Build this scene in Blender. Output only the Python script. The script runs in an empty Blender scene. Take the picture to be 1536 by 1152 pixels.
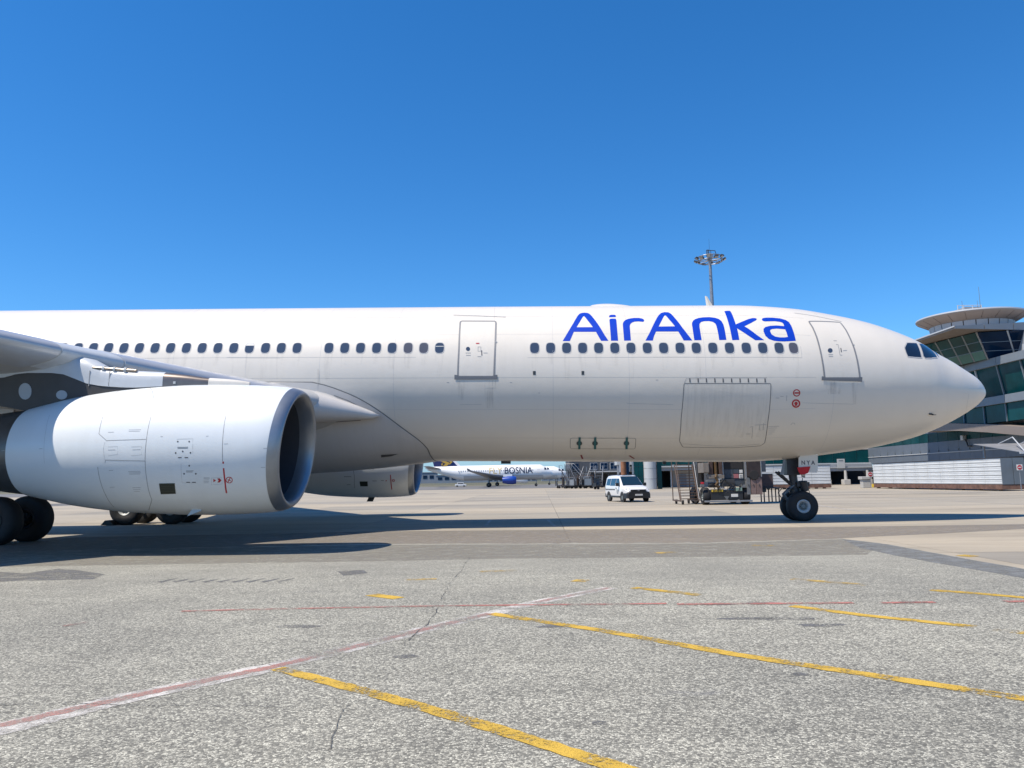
import bpy, bmesh, random
from math import *
from mathutils import Vector, Matrix
from mathutils.geometry import tessellate_polygon
random.seed(7)
scene = bpy.context.scene
COL = scene.collection

# ------------------------------------------------------------------ camera
F = 1154.0; YAW = radians(2.0); PITCH = atan((721 - 576) / F); ROLL = radians(1.0)
CAM = Vector((0, -28.0, 1.58))
R0 = Vector((cos(YAW), sin(YAW), 0)); FH = Vector((-sin(YAW), cos(YAW), 0)); ZZ = Vector((0, 0, 1))
FW = FH * cos(PITCH) + ZZ * sin(PITCH); U0 = -FH * sin(PITCH) + ZZ * cos(PITCH)
RV = R0 * cos(ROLL) - U0 * sin(ROLL); UV = U0 * cos(ROLL) + R0 * sin(ROLL)
cd = bpy.data.cameras.new('camera'); cam = bpy.data.objects.new('camera', cd); COL.objects.link(cam)
cd.sensor_width = 36.0; cd.lens = 36.0 * F / 1536.0; cd.clip_start = 0.1; cd.clip_end = 12000
m = Matrix((RV, UV, -FW)).transposed().to_4x4(); m.translation = CAM
cam.matrix_world = m
scene.camera = cam
def ray(px, py): return RV * ((px - 768) / F) + UV * ((576 - py) / F) + FW
def gp(px, py, z=0.0):
    d = ray(px, py); t = (z - CAM.z) / d.z; return CAM + d * t
def cg(l, d, z=0.0):                       # site frame: metres right of / ahead of the camera
    return Vector((CAM.x, CAM.y, 0)) + R0 * l + FH * d + ZZ * z
def pd(px, py, d):                         # a pixel at ground distance d
    r = ray(px, py); return CAM + r * (d / r.dot(FH))
def lz(px, py, d):
    p = pd(px, py, d); return (p - CAM).dot(R0), p.z

# ------------------------------------------------------------------ sky, sun, exposure
SUN_TO = Vector((0.50, 0.28, -1.0)).normalized()
EL = asin(-SUN_TO.z); AZ = atan2(-SUN_TO.x, -SUN_TO.y)
w = bpy.data.worlds.new('World'); scene.world = w; w.use_nodes = True
nt = w.node_tree; nt.nodes.clear()
sky = nt.nodes.new('ShaderNodeTexSky'); sky.sky_type = 'NISHITA'; sky.sun_disc = False
sky.sun_elevation = EL; sky.sun_rotation = AZ; sky.altitude = 0; sky.air_density = 1.0; sky.dust_density = 0.0; sky.ozone_density = 1.8
hs = nt.nodes.new('ShaderNodeMix'); hs.data_type = 'RGBA'; hs.blend_type = 'MULTIPLY'; hs.inputs[0].default_value = 1.0; hs.inputs[7].default_value = (0.78, 1.035, 1.31, 1)
bg = nt.nodes.new('ShaderNodeBackground'); bg.inputs[1].default_value = 0.098
wo = nt.nodes.new('ShaderNodeOutputWorld')
nt.links.new(sky.outputs[0], hs.inputs[6]); sa = nt.nodes.new('ShaderNodeHueSaturation'); sa.inputs['Saturation'].default_value = 1.17; nt.links.new(hs.outputs[2], sa.inputs['Color'])
tcw = nt.nodes.new('ShaderNodeTexCoord'); sx = nt.nodes.new('ShaderNodeSeparateXYZ'); nt.links.new(tcw.outputs['Generated'], sx.inputs[0])
mr = nt.nodes.new('ShaderNodeMapRange'); mr.interpolation_type = 'SMOOTHSTEP'; mr.inputs['From Min'].default_value = -0.02; mr.inputs['From Max'].default_value = 0.11; mr.inputs['To Min'].default_value = 0.92; mr.inputs['To Max'].default_value = 0.0; nt.links.new(sx.outputs['Z'], mr.inputs['Value'])
hz = nt.nodes.new('ShaderNodeMix'); hz.data_type = 'RGBA'; hz.inputs[7].default_value = (1.9, 3.5, 5.2, 1)      # pale blue haze low over the horizon, the same all round
nt.links.new(mr.outputs['Result'], hz.inputs[0]); nt.links.new(sa.outputs[0], hz.inputs[6]); nt.links.new(hz.outputs[2], bg.inputs[0]); nt.links.new(bg.outputs[0], wo.inputs[0])
sd = bpy.data.lights.new('sun', 'SUN'); sd.energy = 5.0; sd.angle = radians(0.53); sd.color = (1.0, 0.905, 0.77)
so = bpy.data.objects.new('sun', sd); COL.objects.link(so)
so.rotation_euler = SUN_TO.to_track_quat('-Z', 'Y').to_euler(); so.location = (-20, -10, 40)
scene.view_settings.view_transform = 'Standard'; scene.view_settings.look = 'None'
scene.view_settings.exposure = 0.42; scene.view_settings.gamma = 1.0; scene.view_settings.use_curve_mapping = False
scene.cycles.max_bounces = 6; scene.cycles.diffuse_bounces = 3; scene.cycles.glossy_bounces = 3; scene.cycles.transparent_max_bounces = 12
scene.cycles.use_denoising = True

# ------------------------------------------------------------------ materials
MATS = {}
def nodes(name):
    mt = bpy.data.materials.new(name); mt.use_nodes = True; MATS[name] = mt
    return mt, mt.node_tree, mt.node_tree.nodes['Principled BSDF']
def N(t, kind, **kw):
    n = t.nodes.new(kind)
    for k, v in kw.items():
        if k in n.inputs: n.inputs[k].default_value = v
        else: setattr(n, k, v)
    return n
def ramp(t, src, stops):
    r = t.nodes.new('ShaderNodeValToRGB'); e = r.color_ramp.elements
    while len(e) < len(stops): e.new(0.5)
    for el, (p, c) in zip(e, stops): el.position = p; el.color = c if len(c) == 4 else (*c, 1)
    t.links.new(src, r.inputs[0]); return r
def mix(t, a, b, fac, mode='MIX'):
    n = t.nodes.new('ShaderNodeMix'); n.data_type = 'RGBA'; n.blend_type = mode
    for i, v in ((6, a), (7, b), (0, fac)):
        if hasattr(v, 'links') or hasattr(v, 'is_output'): t.links.new(v, n.inputs[i])
        else: n.inputs[i].default_value = v if i == 0 else (*v, 1) if len(v) == 3 else v
    return n.outputs[2]
def mat(name, col, rough=0.5, metal=0.0, coat=0.0, var=0.0, scale=3.0, bump=0.0, stretch=(1, 1, 1), spec=0.5, coatr=0.08):
    """plain material with a little procedural unevenness"""
    if name in MATS: return MATS[name]
    col = tuple(c * 0.82 for c in col)
    mt, t, b = nodes(name)
    b.inputs['Base Color'].default_value = (*col, 1); b.inputs['Roughness'].default_value = rough
    b.inputs['Metallic'].default_value = metal; b.inputs['Coat Weight'].default_value = coat; b.inputs['Coat Roughness'].default_value = coatr
    b.inputs['Specular IOR Level'].default_value = spec
    if var or bump:
        tc = N(t, 'ShaderNodeTexCoord'); mp = N(t, 'ShaderNodeMapping'); mp.inputs['Scale'].default_value = stretch
        t.links.new(tc.outputs['Object'], mp.inputs[0])
        no = N(t, 'ShaderNodeTexNoise', Scale=scale, Detail=5.0, Roughness=0.6); t.links.new(mp.outputs[0], no.inputs['Vector'])
        if var:
            d = tuple(max(0, c * (1 - var)) for c in col); u = tuple(min(1, c * (1 + var)) for c in col)
            r = ramp(t, no.outputs['Fac'], [(0.3, d), (0.7, u)]); t.links.new(r.outputs[0], b.inputs['Base Color'])
        if bump:
            bp = N(t, 'ShaderNodeBump', Strength=bump, Distance=0.02); t.links.new(no.outputs['Fac'], bp.inputs['Height']); t.links.new(bp.outputs[0], b.inputs['Normal'])
    return mt

def paint_white(name, col, rough, coat, streak, waves=0.05):
    mt, t, b = nodes(name)
    tc = N(t, 'ShaderNodeTexCoord')
    mp = N(t, 'ShaderNodeMapping'); mp.inputs['Scale'].default_value = (1.6, 0.16, 0.16); t.links.new(tc.outputs['Object'], mp.inputs[0])
    n1 = N(t, 'ShaderNodeTexNoise', Scale=2.2, Detail=6.0, Roughness=0.7); t.links.new(mp.outputs[0], n1.inputs['Vector'])
    n2 = N(t, 'ShaderNodeTexNoise', Scale=0.7, Detail=3.0); t.links.new(tc.outputs['Object'], n2.inputs['Vector'])
    r1 = ramp(t, n1.outputs['Fac'], [(0.42, (1, 1, 1)), (0.75, tuple(1 - streak * k for k in (1, 1.05, 1.2)))])
    r2 = ramp(t, n2.outputs['Fac'], [(0.35, (0.965, 0.965, 0.96)), (0.65, (1, 1, 1))])
    n4 = N(t, 'ShaderNodeTexNoise', Scale=0.35, Detail=2.0); t.links.new(tc.outputs['Object'], n4.inputs['Vector']); m4 = ramp(t, n4.outputs['Fac'], [(0.42, (0,) * 3), (0.62, (1,) * 3)])
    c = mix(t, (1, 1, 1), r1.outputs[0], m4.outputs[0]); c = mix(t, c, r2.outputs[0], 1.0, 'MULTIPLY'); c = mix(t, col, c, 1.0, 'MULTIPLY')
    t.links.new(c, b.inputs['Base Color'])
    rr = ramp(t, n1.outputs['Fac'], [(0.3, (rough,) * 3), (0.8, (rough + 0.15,) * 3)]); t.links.new(rr.outputs[0], b.inputs['Roughness'])
    b.inputs['Coat Weight'].default_value = coat; b.inputs['Coat Roughness'].default_value = 0.07
    n3 = N(t, 'ShaderNodeTexNoise', Scale=0.9, Detail=1.0); mp3 = N(t, 'ShaderNodeMapping'); mp3.inputs['Scale'].default_value = (2.0, 0.6, 2.2)
    t.links.new(tc.outputs['Object'], mp3.inputs[0]); t.links.new(mp3.outputs[0], n3.inputs['Vector'])
    bp = N(t, 'ShaderNodeBump', Strength=waves, Distance=0.12); t.links.new(n3.outputs['Fac'], bp.inputs['Height']); t.links.new(bp.outputs[0], b.inputs['Normal']); t.links.new(bp.outputs[0], b.inputs['Coat Normal'])
    return mt
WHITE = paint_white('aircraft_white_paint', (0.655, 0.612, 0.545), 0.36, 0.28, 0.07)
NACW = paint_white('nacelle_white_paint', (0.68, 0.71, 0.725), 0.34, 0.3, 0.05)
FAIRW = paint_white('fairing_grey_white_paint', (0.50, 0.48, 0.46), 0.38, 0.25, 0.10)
ALU = mat('polished_aluminium', (0.36, 0.385, 0.42), 0.40, 0.75, var=0.06, scale=4, stretch=(1, 1, 1))
SLAT = mat('slat_metal_paint', (0.56, 0.57, 0.59), 0.32, 0.25, 0.3, var=0.05, scale=2)
WINGP = mat('wing_grey_paint', (0.50, 0.50, 0.49), 0.42, 0.0, 0.15, var=0.07, scale=1.2, stretch=(0.4, 1.5, 1))
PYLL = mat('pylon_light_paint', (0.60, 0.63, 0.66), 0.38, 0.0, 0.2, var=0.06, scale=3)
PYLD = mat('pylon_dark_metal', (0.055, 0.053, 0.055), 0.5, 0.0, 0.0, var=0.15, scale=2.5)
TAUPE = mat('heat_stained_metal', (0.23, 0.195, 0.175), 0.33, 0.6, 0.0, var=0.18, scale=3)
WARMM = mat('worn_gold_metal', (0.40, 0.34, 0.28), 0.35, 0.7, var=0.4, scale=9)
NOZ = mat('nozzle_metal', (0.17, 0.17, 0.17), 0.4, 0.7, var=0.15, scale=3)
LINER = mat('inlet_liner', (0.055, 0.06, 0.075), 0.5, 0.0, var=0.05, scale=6)
FANM = mat('fan_titanium', (0.035, 0.04, 0.05), 0.4, 0.5)
GLASSD = mat('cabin_window_glass', (0.055, 0.075, 0.115), 0.12, 0.0, 0.6, coatr=0.03)
RINGM = mat('window_surround', (0.50, 0.50, 0.50), 0.5)
BLIND = mat('window_blind', (0.62, 0.62, 0.60), 0.5)
COCKG = mat('cockpit_glass', (0.012, 0.018, 0.032), 0.06, 0.0, 0.6, coatr=0.02)
SEAL = mat('panel_gap', (0.20, 0.20, 0.20), 0.6)
SEALF = mat('fine_panel_gap', (0.40, 0.40, 0.40), 0.6)
DOORF = mat('door_frame_grey', (0.25, 0.255, 0.265), 0.45)
SILLM = mat('door_sill_metal', (0.20, 0.205, 0.22), 0.45, 0.3)
BLUE = mat('livery_blue', (0.003, 0.045, 0.50), 0.35, 0.0, 0.3, var=0.03, scale=1)
RED = mat('marking_red', (0.50, 0.02, 0.035), 0.45)
REDFAB = mat('red_fabric', (0.55, 0.015, 0.02), 0.75, var=0.2, scale=6)
BLACKP = mat('marking_black', (0.10, 0.10, 0.11), 0.5)
GREYP = mat('marking_grey', (0.36, 0.37, 0.39), 0.5)
TEAL = mat('teal_cover', (0.02, 0.13, 0.14), 0.5)
TYRE = mat('tyre_rubber', (0.016, 0.016, 0.018), 0.72, var=0.25, scale=6, bump=0.1)
RIMW = mat('wheel_rim_paint', (0.55, 0.57, 0.57), 0.4, var=0.06, scale=8)
RIMD = mat('wheel_rim_recess', (0.20, 0.23, 0.23), 0.5, 0.3)
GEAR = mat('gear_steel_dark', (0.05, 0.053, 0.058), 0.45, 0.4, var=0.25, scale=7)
GEARL = mat('gear_grey_paint', (0.20, 0.215, 0.225), 0.42, 0.2, var=0.12, scale=6)
CHROME = mat('oleo_chrome', (0.7, 0.7, 0.7), 0.15, 1.0)
VANW = mat('van_white_paint', (0.78, 0.79, 0.80), 0.3, 0.0, 0.5, var=0.02, scale=2)
PLAST = mat('black_plastic', (0.018, 0.02, 0.024), 0.5, var=0.2, scale=5)
VGLASS = mat('vehicle_glass', (0.012, 0.03, 0.045), 0.06, 0.0, 0.5, coatr=0.02)
LAMPG = mat('headlamp_glass', (0.5, 0.52, 0.55), 0.15, 0.3, 0.4)
PLATE = mat('number_plate', (0.7, 0.7, 0.68), 0.5)
STEEL = mat('galvanised_steel', (0.34, 0.35, 0.37), 0.42, 0.6, var=0.15, scale=4)
STEELD = mat('dark_steel', (0.06, 0.06, 0.065), 0.5, 0.3, var=0.2, scale=4)
RUST = mat('rusty_brown_paint', (0.16, 0.085, 0.06), 0.7, var=0.4, scale=2.2)
BROWN = mat('brown_steps_paint', (0.10, 0.065, 0.05), 0.6, var=0.3, scale=5)
YELP = mat('yellow_paint', (0.62, 0.42, 0.03), 0.5, var=0.2, scale=5)
OCHRE = mat('ochre_grease', (0.22, 0.12, 0.03), 0.5, var=0.4, scale=6)
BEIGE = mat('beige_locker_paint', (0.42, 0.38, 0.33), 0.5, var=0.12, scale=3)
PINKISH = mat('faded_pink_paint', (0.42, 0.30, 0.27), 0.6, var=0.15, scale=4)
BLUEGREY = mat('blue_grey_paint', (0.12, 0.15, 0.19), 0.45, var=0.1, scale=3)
DKRED = mat('dark_maroon_paint', (0.075, 0.045, 0.045), 0.6, var=0.2, scale=3)
CLADG = mat('grey_cladding', (0.33, 0.36, 0.40), 0.5, 0.1, var=0.06, scale=0.7)
CLADL = mat('light_cladding', (0.52, 0.54, 0.55), 0.5, 0.05, var=0.06, scale=0.5)
SOFF = mat('taupe_soffit', (0.25, 0.21, 0.185), 0.6, var=0.06, scale=0.5)
SOFFD = mat('dark_soffit', (0.13, 0.125, 0.125), 0.6, var=0.08, scale=0.5)
TGLASS = mat('teal_facade_glass', (0.004, 0.055, 0.064), 0.06, 0.0, 0.0, var=0.4, scale=0.25, spec=0.16)
BGLASS = mat('blue_facade_glass', (0.006, 0.024, 0.06), 0.06, 0.0, 0.0, var=0.4, scale=0.25, spec=0.16)
GGLASS = mat('pale_green_panel', (0.05, 0.17, 0.15), 0.5, var=0.3, scale=0.4)  # pale green for some prow panes and thin strips
MULL = mat('mullion_white', (0.55, 0.57, 0.59), 0.45, 0.1)
MULLG = mat('mullion_grey', (0.20, 0.24, 0.27), 0.45, 0.2)
CONCW = mat('painted_concrete', (0.48, 0.47, 0.45), 0.8, var=0.1, scale=1.5)
CLADS = mat('dark_cladding', (0.15, 0.18, 0.22), 0.5, 0.1, var=0.08, scale=0.7)  # darker blue-grey cladding for the lower block
BANDG = mat('band_grey', (0.215, 0.24, 0.27), 0.45, 0.1, var=0.06, scale=0.6)
PLANKW = mat('white_corrugated_panel', (0.66, 0.68, 0.68), 0.5, 0.0, var=0.10, scale=1.1, stretch=(1, 1, 3))
PLANKE = mat('end_sheet', (0.13, 0.16, 0.19), 0.5, var=0.08, scale=1)
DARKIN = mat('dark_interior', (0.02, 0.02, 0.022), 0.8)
NAVY = mat('navy_tail_paint', (0.012, 0.018, 0.11), 0.35, 0, 0.3)
GOLD = mat('gold_tail_paint', (0.58, 0.36, 0.05), 0.4)
PALEG = mat('pale_gold_print', (0.66, 0.54, 0.30), 0.4)
LETN = mat('navy_grey_print', (0.035, 0.045, 0.085), 0.4)
ENGB = mat('blue_cowl_paint', (0.01, 0.06, 0.36), 0.35, 0, 0.3)
JETW = mat('far_jet_white', (0.92, 0.92, 0.90), 0.4, 0, 0.2, var=0.03, scale=0.4)
JETG = mat('far_jet_grey', (0.30, 0.30, 0.31), 0.45)
JETB = mat('far_jet_belly_grey', (0.60, 0.60, 0.59), 0.45)
FARB = mat('far_building_grey', (0.22, 0.26, 0.31), 0.8, var=0.12, scale=0.05)
LEAF = mat('far_foliage', (0.05, 0.07, 0.045), 0.9, var=0.4, scale=0.08)

def ground_mat(name, kind):
    mt, t, b = nodes(name)
    ge = N(t, 'ShaderNodeNewGeometry'); P = ge.outputs['Position']
    def noise(s, d=4.0, r=0.55, st=(1, 1, 1), dist=0.0):
        mp = N(t, 'ShaderNodeMapping'); mp.inputs['Scale'].default_value = st; t.links.new(P, mp.inputs[0])
        n = N(t, 'ShaderNodeTexNoise', Scale=s, Detail=d, Roughness=r, Distortion=dist); t.links.new(mp.outputs[0], n.inputs['Vector']); return n.outputs['Fac']
    if kind == 'asphalt':
        mp = N(t, 'ShaderNodeMapping'); mp.inputs['Scale'].default_value = (1, 1, 1); t.links.new(P, mp.inputs[0])
        wn = N(t, 'ShaderNodeTexNoise', Scale=28.0, Detail=2.0); t.links.new(P, wn.inputs['Vector'])
        wm = mix(t, P, wn.outputs['Color'], 0.035, 'ADD')
        v = N(t, 'ShaderNodeTexVoronoi', Scale=62.0); v.feature = 'F1'; t.links.new(wm, v.inputs['Vector'])
        ve = N(t, 'ShaderNodeTexVoronoi', Scale=62.0); ve.feature = 'DISTANCE_TO_EDGE'; t.links.new(wm, ve.inputs['Vector'])
        sp = N(t, 'ShaderNodeSeparateColor'); t.links.new(v.outputs['Color'], sp.inputs[0])
        stone = ramp(t, sp.outputs[0], [(0.0, (0.112, 0.108, 0.094)), (0.28, (0.185, 0.181, 0.154)), (0.5, (0.32, 0.31, 0.26)), (0.75, (0.49, 0.476, 0.397)), (1.0, (0.63, 0.616, 0.515))])
        edge = ramp(t, ve.outputs['Distance'], [(0.0, (0.0,) * 3), (0.16, (1,) * 3)])
        fine = noise(210.0, 2.0)
        bind = ramp(t, fine, [(0.3, (0.112, 0.109, 0.093)), (0.7, (0.232, 0.226, 0.192))])
        c = mix(t, bind.outputs[0], stone.outputs[0], edge.outputs[0])
        big = ramp(t, noise(0.22, 5.0, 0.6), [(0.3, (0.76, 0.76, 0.765)), (0.7, (1.10, 1.09, 1.07))])
        c = mix(t, c, big.outputs[0], 1.0, 'MULTIPLY')
        mid = ramp(t, noise(1.7, 4.0, 0.65, (0.5, 1.2, 1)), [(0.35, (0.87, 0.87, 0.87)), (0.62, (1.05, 1.05, 1.05))])
        c = mix(t, c, mid.outputs[0], 1.0, 'MULTIPLY')
        # dust packed into the surface, more of it towards the concrete edge
        sp2 = N(t, 'ShaderNodeSeparateXYZ'); t.links.new(P, sp2.inputs[0])
        dm = N(t, 'ShaderNodeMapRange'); dm.inputs['From Min'].default_value = -17.0; dm.inputs['From Max'].default_value = -9.0; dm.inputs['To Min'].default_value = 0.0; dm.inputs['To Max'].default_value = 0.75; t.links.new(sp2.outputs['Y'], dm.inputs['Value'])
        dn = N(t, 'ShaderNodeMath', operation='MULTIPLY'); dr = ramp(t, noise(0.5, 5.0, 0.65), [(0.32, (0.25,) * 3), (0.68, (1,) * 3)]); t.links.new(dm.outputs[0], dn.inputs[0]); t.links.new(dr.outputs[0], dn.inputs[1])
        c = mix(t, c, (0.255, 0.245, 0.207), dn.outputs[0])
        # oil and rubber stains
        st = ramp(t, noise(0.55, 5.0, 0.62, (0.55, 1.6, 1), 0.6), [(0.66, (0,) * 3), (0.80, (1,) * 3)])
        c = mix(t, c, (0.13, 0.13, 0.14), st.outputs[0])
        t.links.new(c, b.inputs['Base Color']); b.inputs['Roughness'].default_value = 0.88
        bp = N(t, 'ShaderNodeBump', Strength=0.55, Distance=0.006)
        hh = mix(t, edge.outputs[0], v.outputs['Color'], 0.5); t.links.new(hh, bp.inputs['Height']); t.links.new(bp.outputs[0], b.inputs['Normal'])
    else:
        base = {'concrete': (0.345, 0.306, 0.243), 'seal': (0.19, 0.197, 0.19), 'grass': (0.085, 0.09, 0.05), 'taxi': (0.16, 0.155, 0.15)}[kind]
        big = ramp(t, noise(0.16, 5.0, 0.6, (0.35, 1.5, 1)), [(0.3, (0.70, 0.70, 0.705)), (0.5, (0.97, 0.97, 0.97)), (0.70, (1.12, 1.105, 1.08))])
        c = mix(t, base, big.outputs[0], 1.0, 'MULTIPLY')
        mid = ramp(t, noise(1.1, 5.0, 0.7, (0.3, 1.4, 1)), [(0.3, (0.86,) * 3), (0.65, (1.06,) * 3)])
        c = mix(t, c, mid.outputs[0], 1.0, 'MULTIPLY')
        fi = ramp(t, noise(60.0, 3.0, 0.7), [(0.3, (0.82,) * 3), (0.7, (1.12,) * 3)])
        c = mix(t, c, fi.outputs[0], 1.0, 'MULTIPLY')
        if kind == 'concrete':
            oi = N(t, 'ShaderNodeObjectInfo')
            tone = ramp(t, oi.outputs['Random'], [(0.0, (0.80, 0.82, 0.85)), (0.5, (0.97, 0.965, 0.95)), (1.0, (1.10, 1.07, 1.02))])
            c = mix(t, c, tone.outputs[0], 1.0, 'MULTIPLY')
            st = ramp(t, noise(0.33, 6.0, 0.65, (0.35, 1.8, 1), 0.8), [(0.62, (0,) * 3), (0.82, (0.75,) * 3)])
            c = mix(t, c, (0.17, 0.165, 0.16), st.outputs[0])
        if kind == 'grass':
            gn = ramp(t, noise(0.05, 4.0), [(0.35, (0.8, 0.85, 0.9)), (0.65, (1.7, 1.35, 1.2))]); c = mix(t, c, gn.outputs[0], 1.0, 'MULTIPLY')
        t.links.new(c, b.inputs['Base Color']); b.inputs['Roughness'].default_value = 0.85
        bp = N(t, 'ShaderNodeBump', Strength=0.25, Distance=0.01); t.links.new(fi.outputs[0], bp.inputs['Height']); t.links.new(bp.outputs[0], b.inputs['Normal'])
    return mt
ASPH = ground_mat('aggregate_asphalt', 'asphalt'); CONC = ground_mat('apron_concrete', 'concrete')
SEALM = ground_mat('sealed_asphalt_strip', 'seal'); GRASSM = ground_mat('dry_grass', 'grass'); TAXI = ground_mat('taxiway_asphalt', 'taxi')
def line_mat(name, col, wear, soft=0.04):
    """road paint worn through in patches (the ground shows through the gaps)"""
    mt, t, b = nodes(name)
    ge = N(t, 'ShaderNodeNewGeometry')
    n = N(t, 'ShaderNodeTexNoise', Scale=42.0, Detail=5.0, Roughness=0.75); t.links.new(ge.outputs['Position'], n.inputs['Vector'])
    n2 = N(t, 'ShaderNodeTexNoise', Scale=2.6, Detail=4.0, Roughness=0.6); t.links.new(ge.outputs['Position'], n2.inputs['Vector'])
    n3 = N(t, 'ShaderNodeTexNoise', Scale=130.0, Detail=2.0); t.links.new(ge.outputs['Position'], n3.inputs['Vector'])
    ad = N(t, 'ShaderNodeMath', operation='MULTIPLY_ADD'); t.links.new(n2.outputs['Fac'], ad.inputs[0]); ad.inputs[1].default_value = 0.9; t.links.new(n.outputs['Fac'], ad.inputs[2])
    mr = N(t, 'ShaderNodeMapRange'); mr.inputs['From Min'].default_value = wear - soft; mr.inputs['From Max'].default_value = wear + soft; t.links.new(ad.outputs[0], mr.inputs['Value'])
    c = ramp(t, n3.outputs['Fac'], [(0.36, tuple(k * 0.55 for k in col)), (0.5, tuple(k * 0.92 for k in col)), (0.66, tuple(min(1, k * 1.12) for k in col))])
    d = ramp(t, n2.outputs['Fac'], [(0.38, (0.80, 0.80, 0.80)), (0.6, (1, 1, 1))])
    cc = mix(t, c.outputs[0], d.outputs[0], 1.0, 'MULTIPLY')
    t.links.new(cc, b.inputs['Base Color']); b.inputs['Roughness'].default_value = 0.8
    t.links.new(mr.outputs['Result'], b.inputs['Alpha'])
    return mt
LYEL = line_mat('yellow_line_paint', (0.56, 0.36, 0.045), 0.87, 0.07); LYELW = line_mat('worn_yellow_line_paint', (0.54, 0.36, 0.07), 0.98, 0.08)
LRED = line_mat('red_line_paint', (0.46, 0.17, 0.14), 0.93, 0.12); LREDM = line_mat('half_worn_red_line_paint', (0.44, 0.21, 0.175), 0.98, 0.16); LREDW = line_mat('worn_red_line_paint', (0.38, 0.19, 0.165), 1.03, 0.16); LWHI = line_mat('white_line_paint', (0.58, 0.555, 0.51), 0.89, 0.15); LWHW = line_mat('worn_white_line_paint', (0.54, 0.52, 0.48), 0.96, 0.16)
LWHC = line_mat('faded_white_line_paint', (0.45, 0.43, 0.41), 0.86)
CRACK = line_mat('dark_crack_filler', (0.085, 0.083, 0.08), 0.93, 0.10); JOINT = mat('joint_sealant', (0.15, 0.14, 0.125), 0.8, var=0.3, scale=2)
STRIP2 = line_mat('sealed_strip_worn', (0.20, 0.207, 0.205), 0.84, 0.30); DUSTM = line_mat('packed_dust', (0.25, 0.232, 0.196), 1.0, 0.30)
STRIPM = line_mat('grimy_worn_concrete', (0.245, 0.22, 0.19), 0.90, 0.30)
STAIN = line_mat('dark_sealed_stain', (0.15, 0.15, 0.152), 0.95, 0.18)

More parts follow.
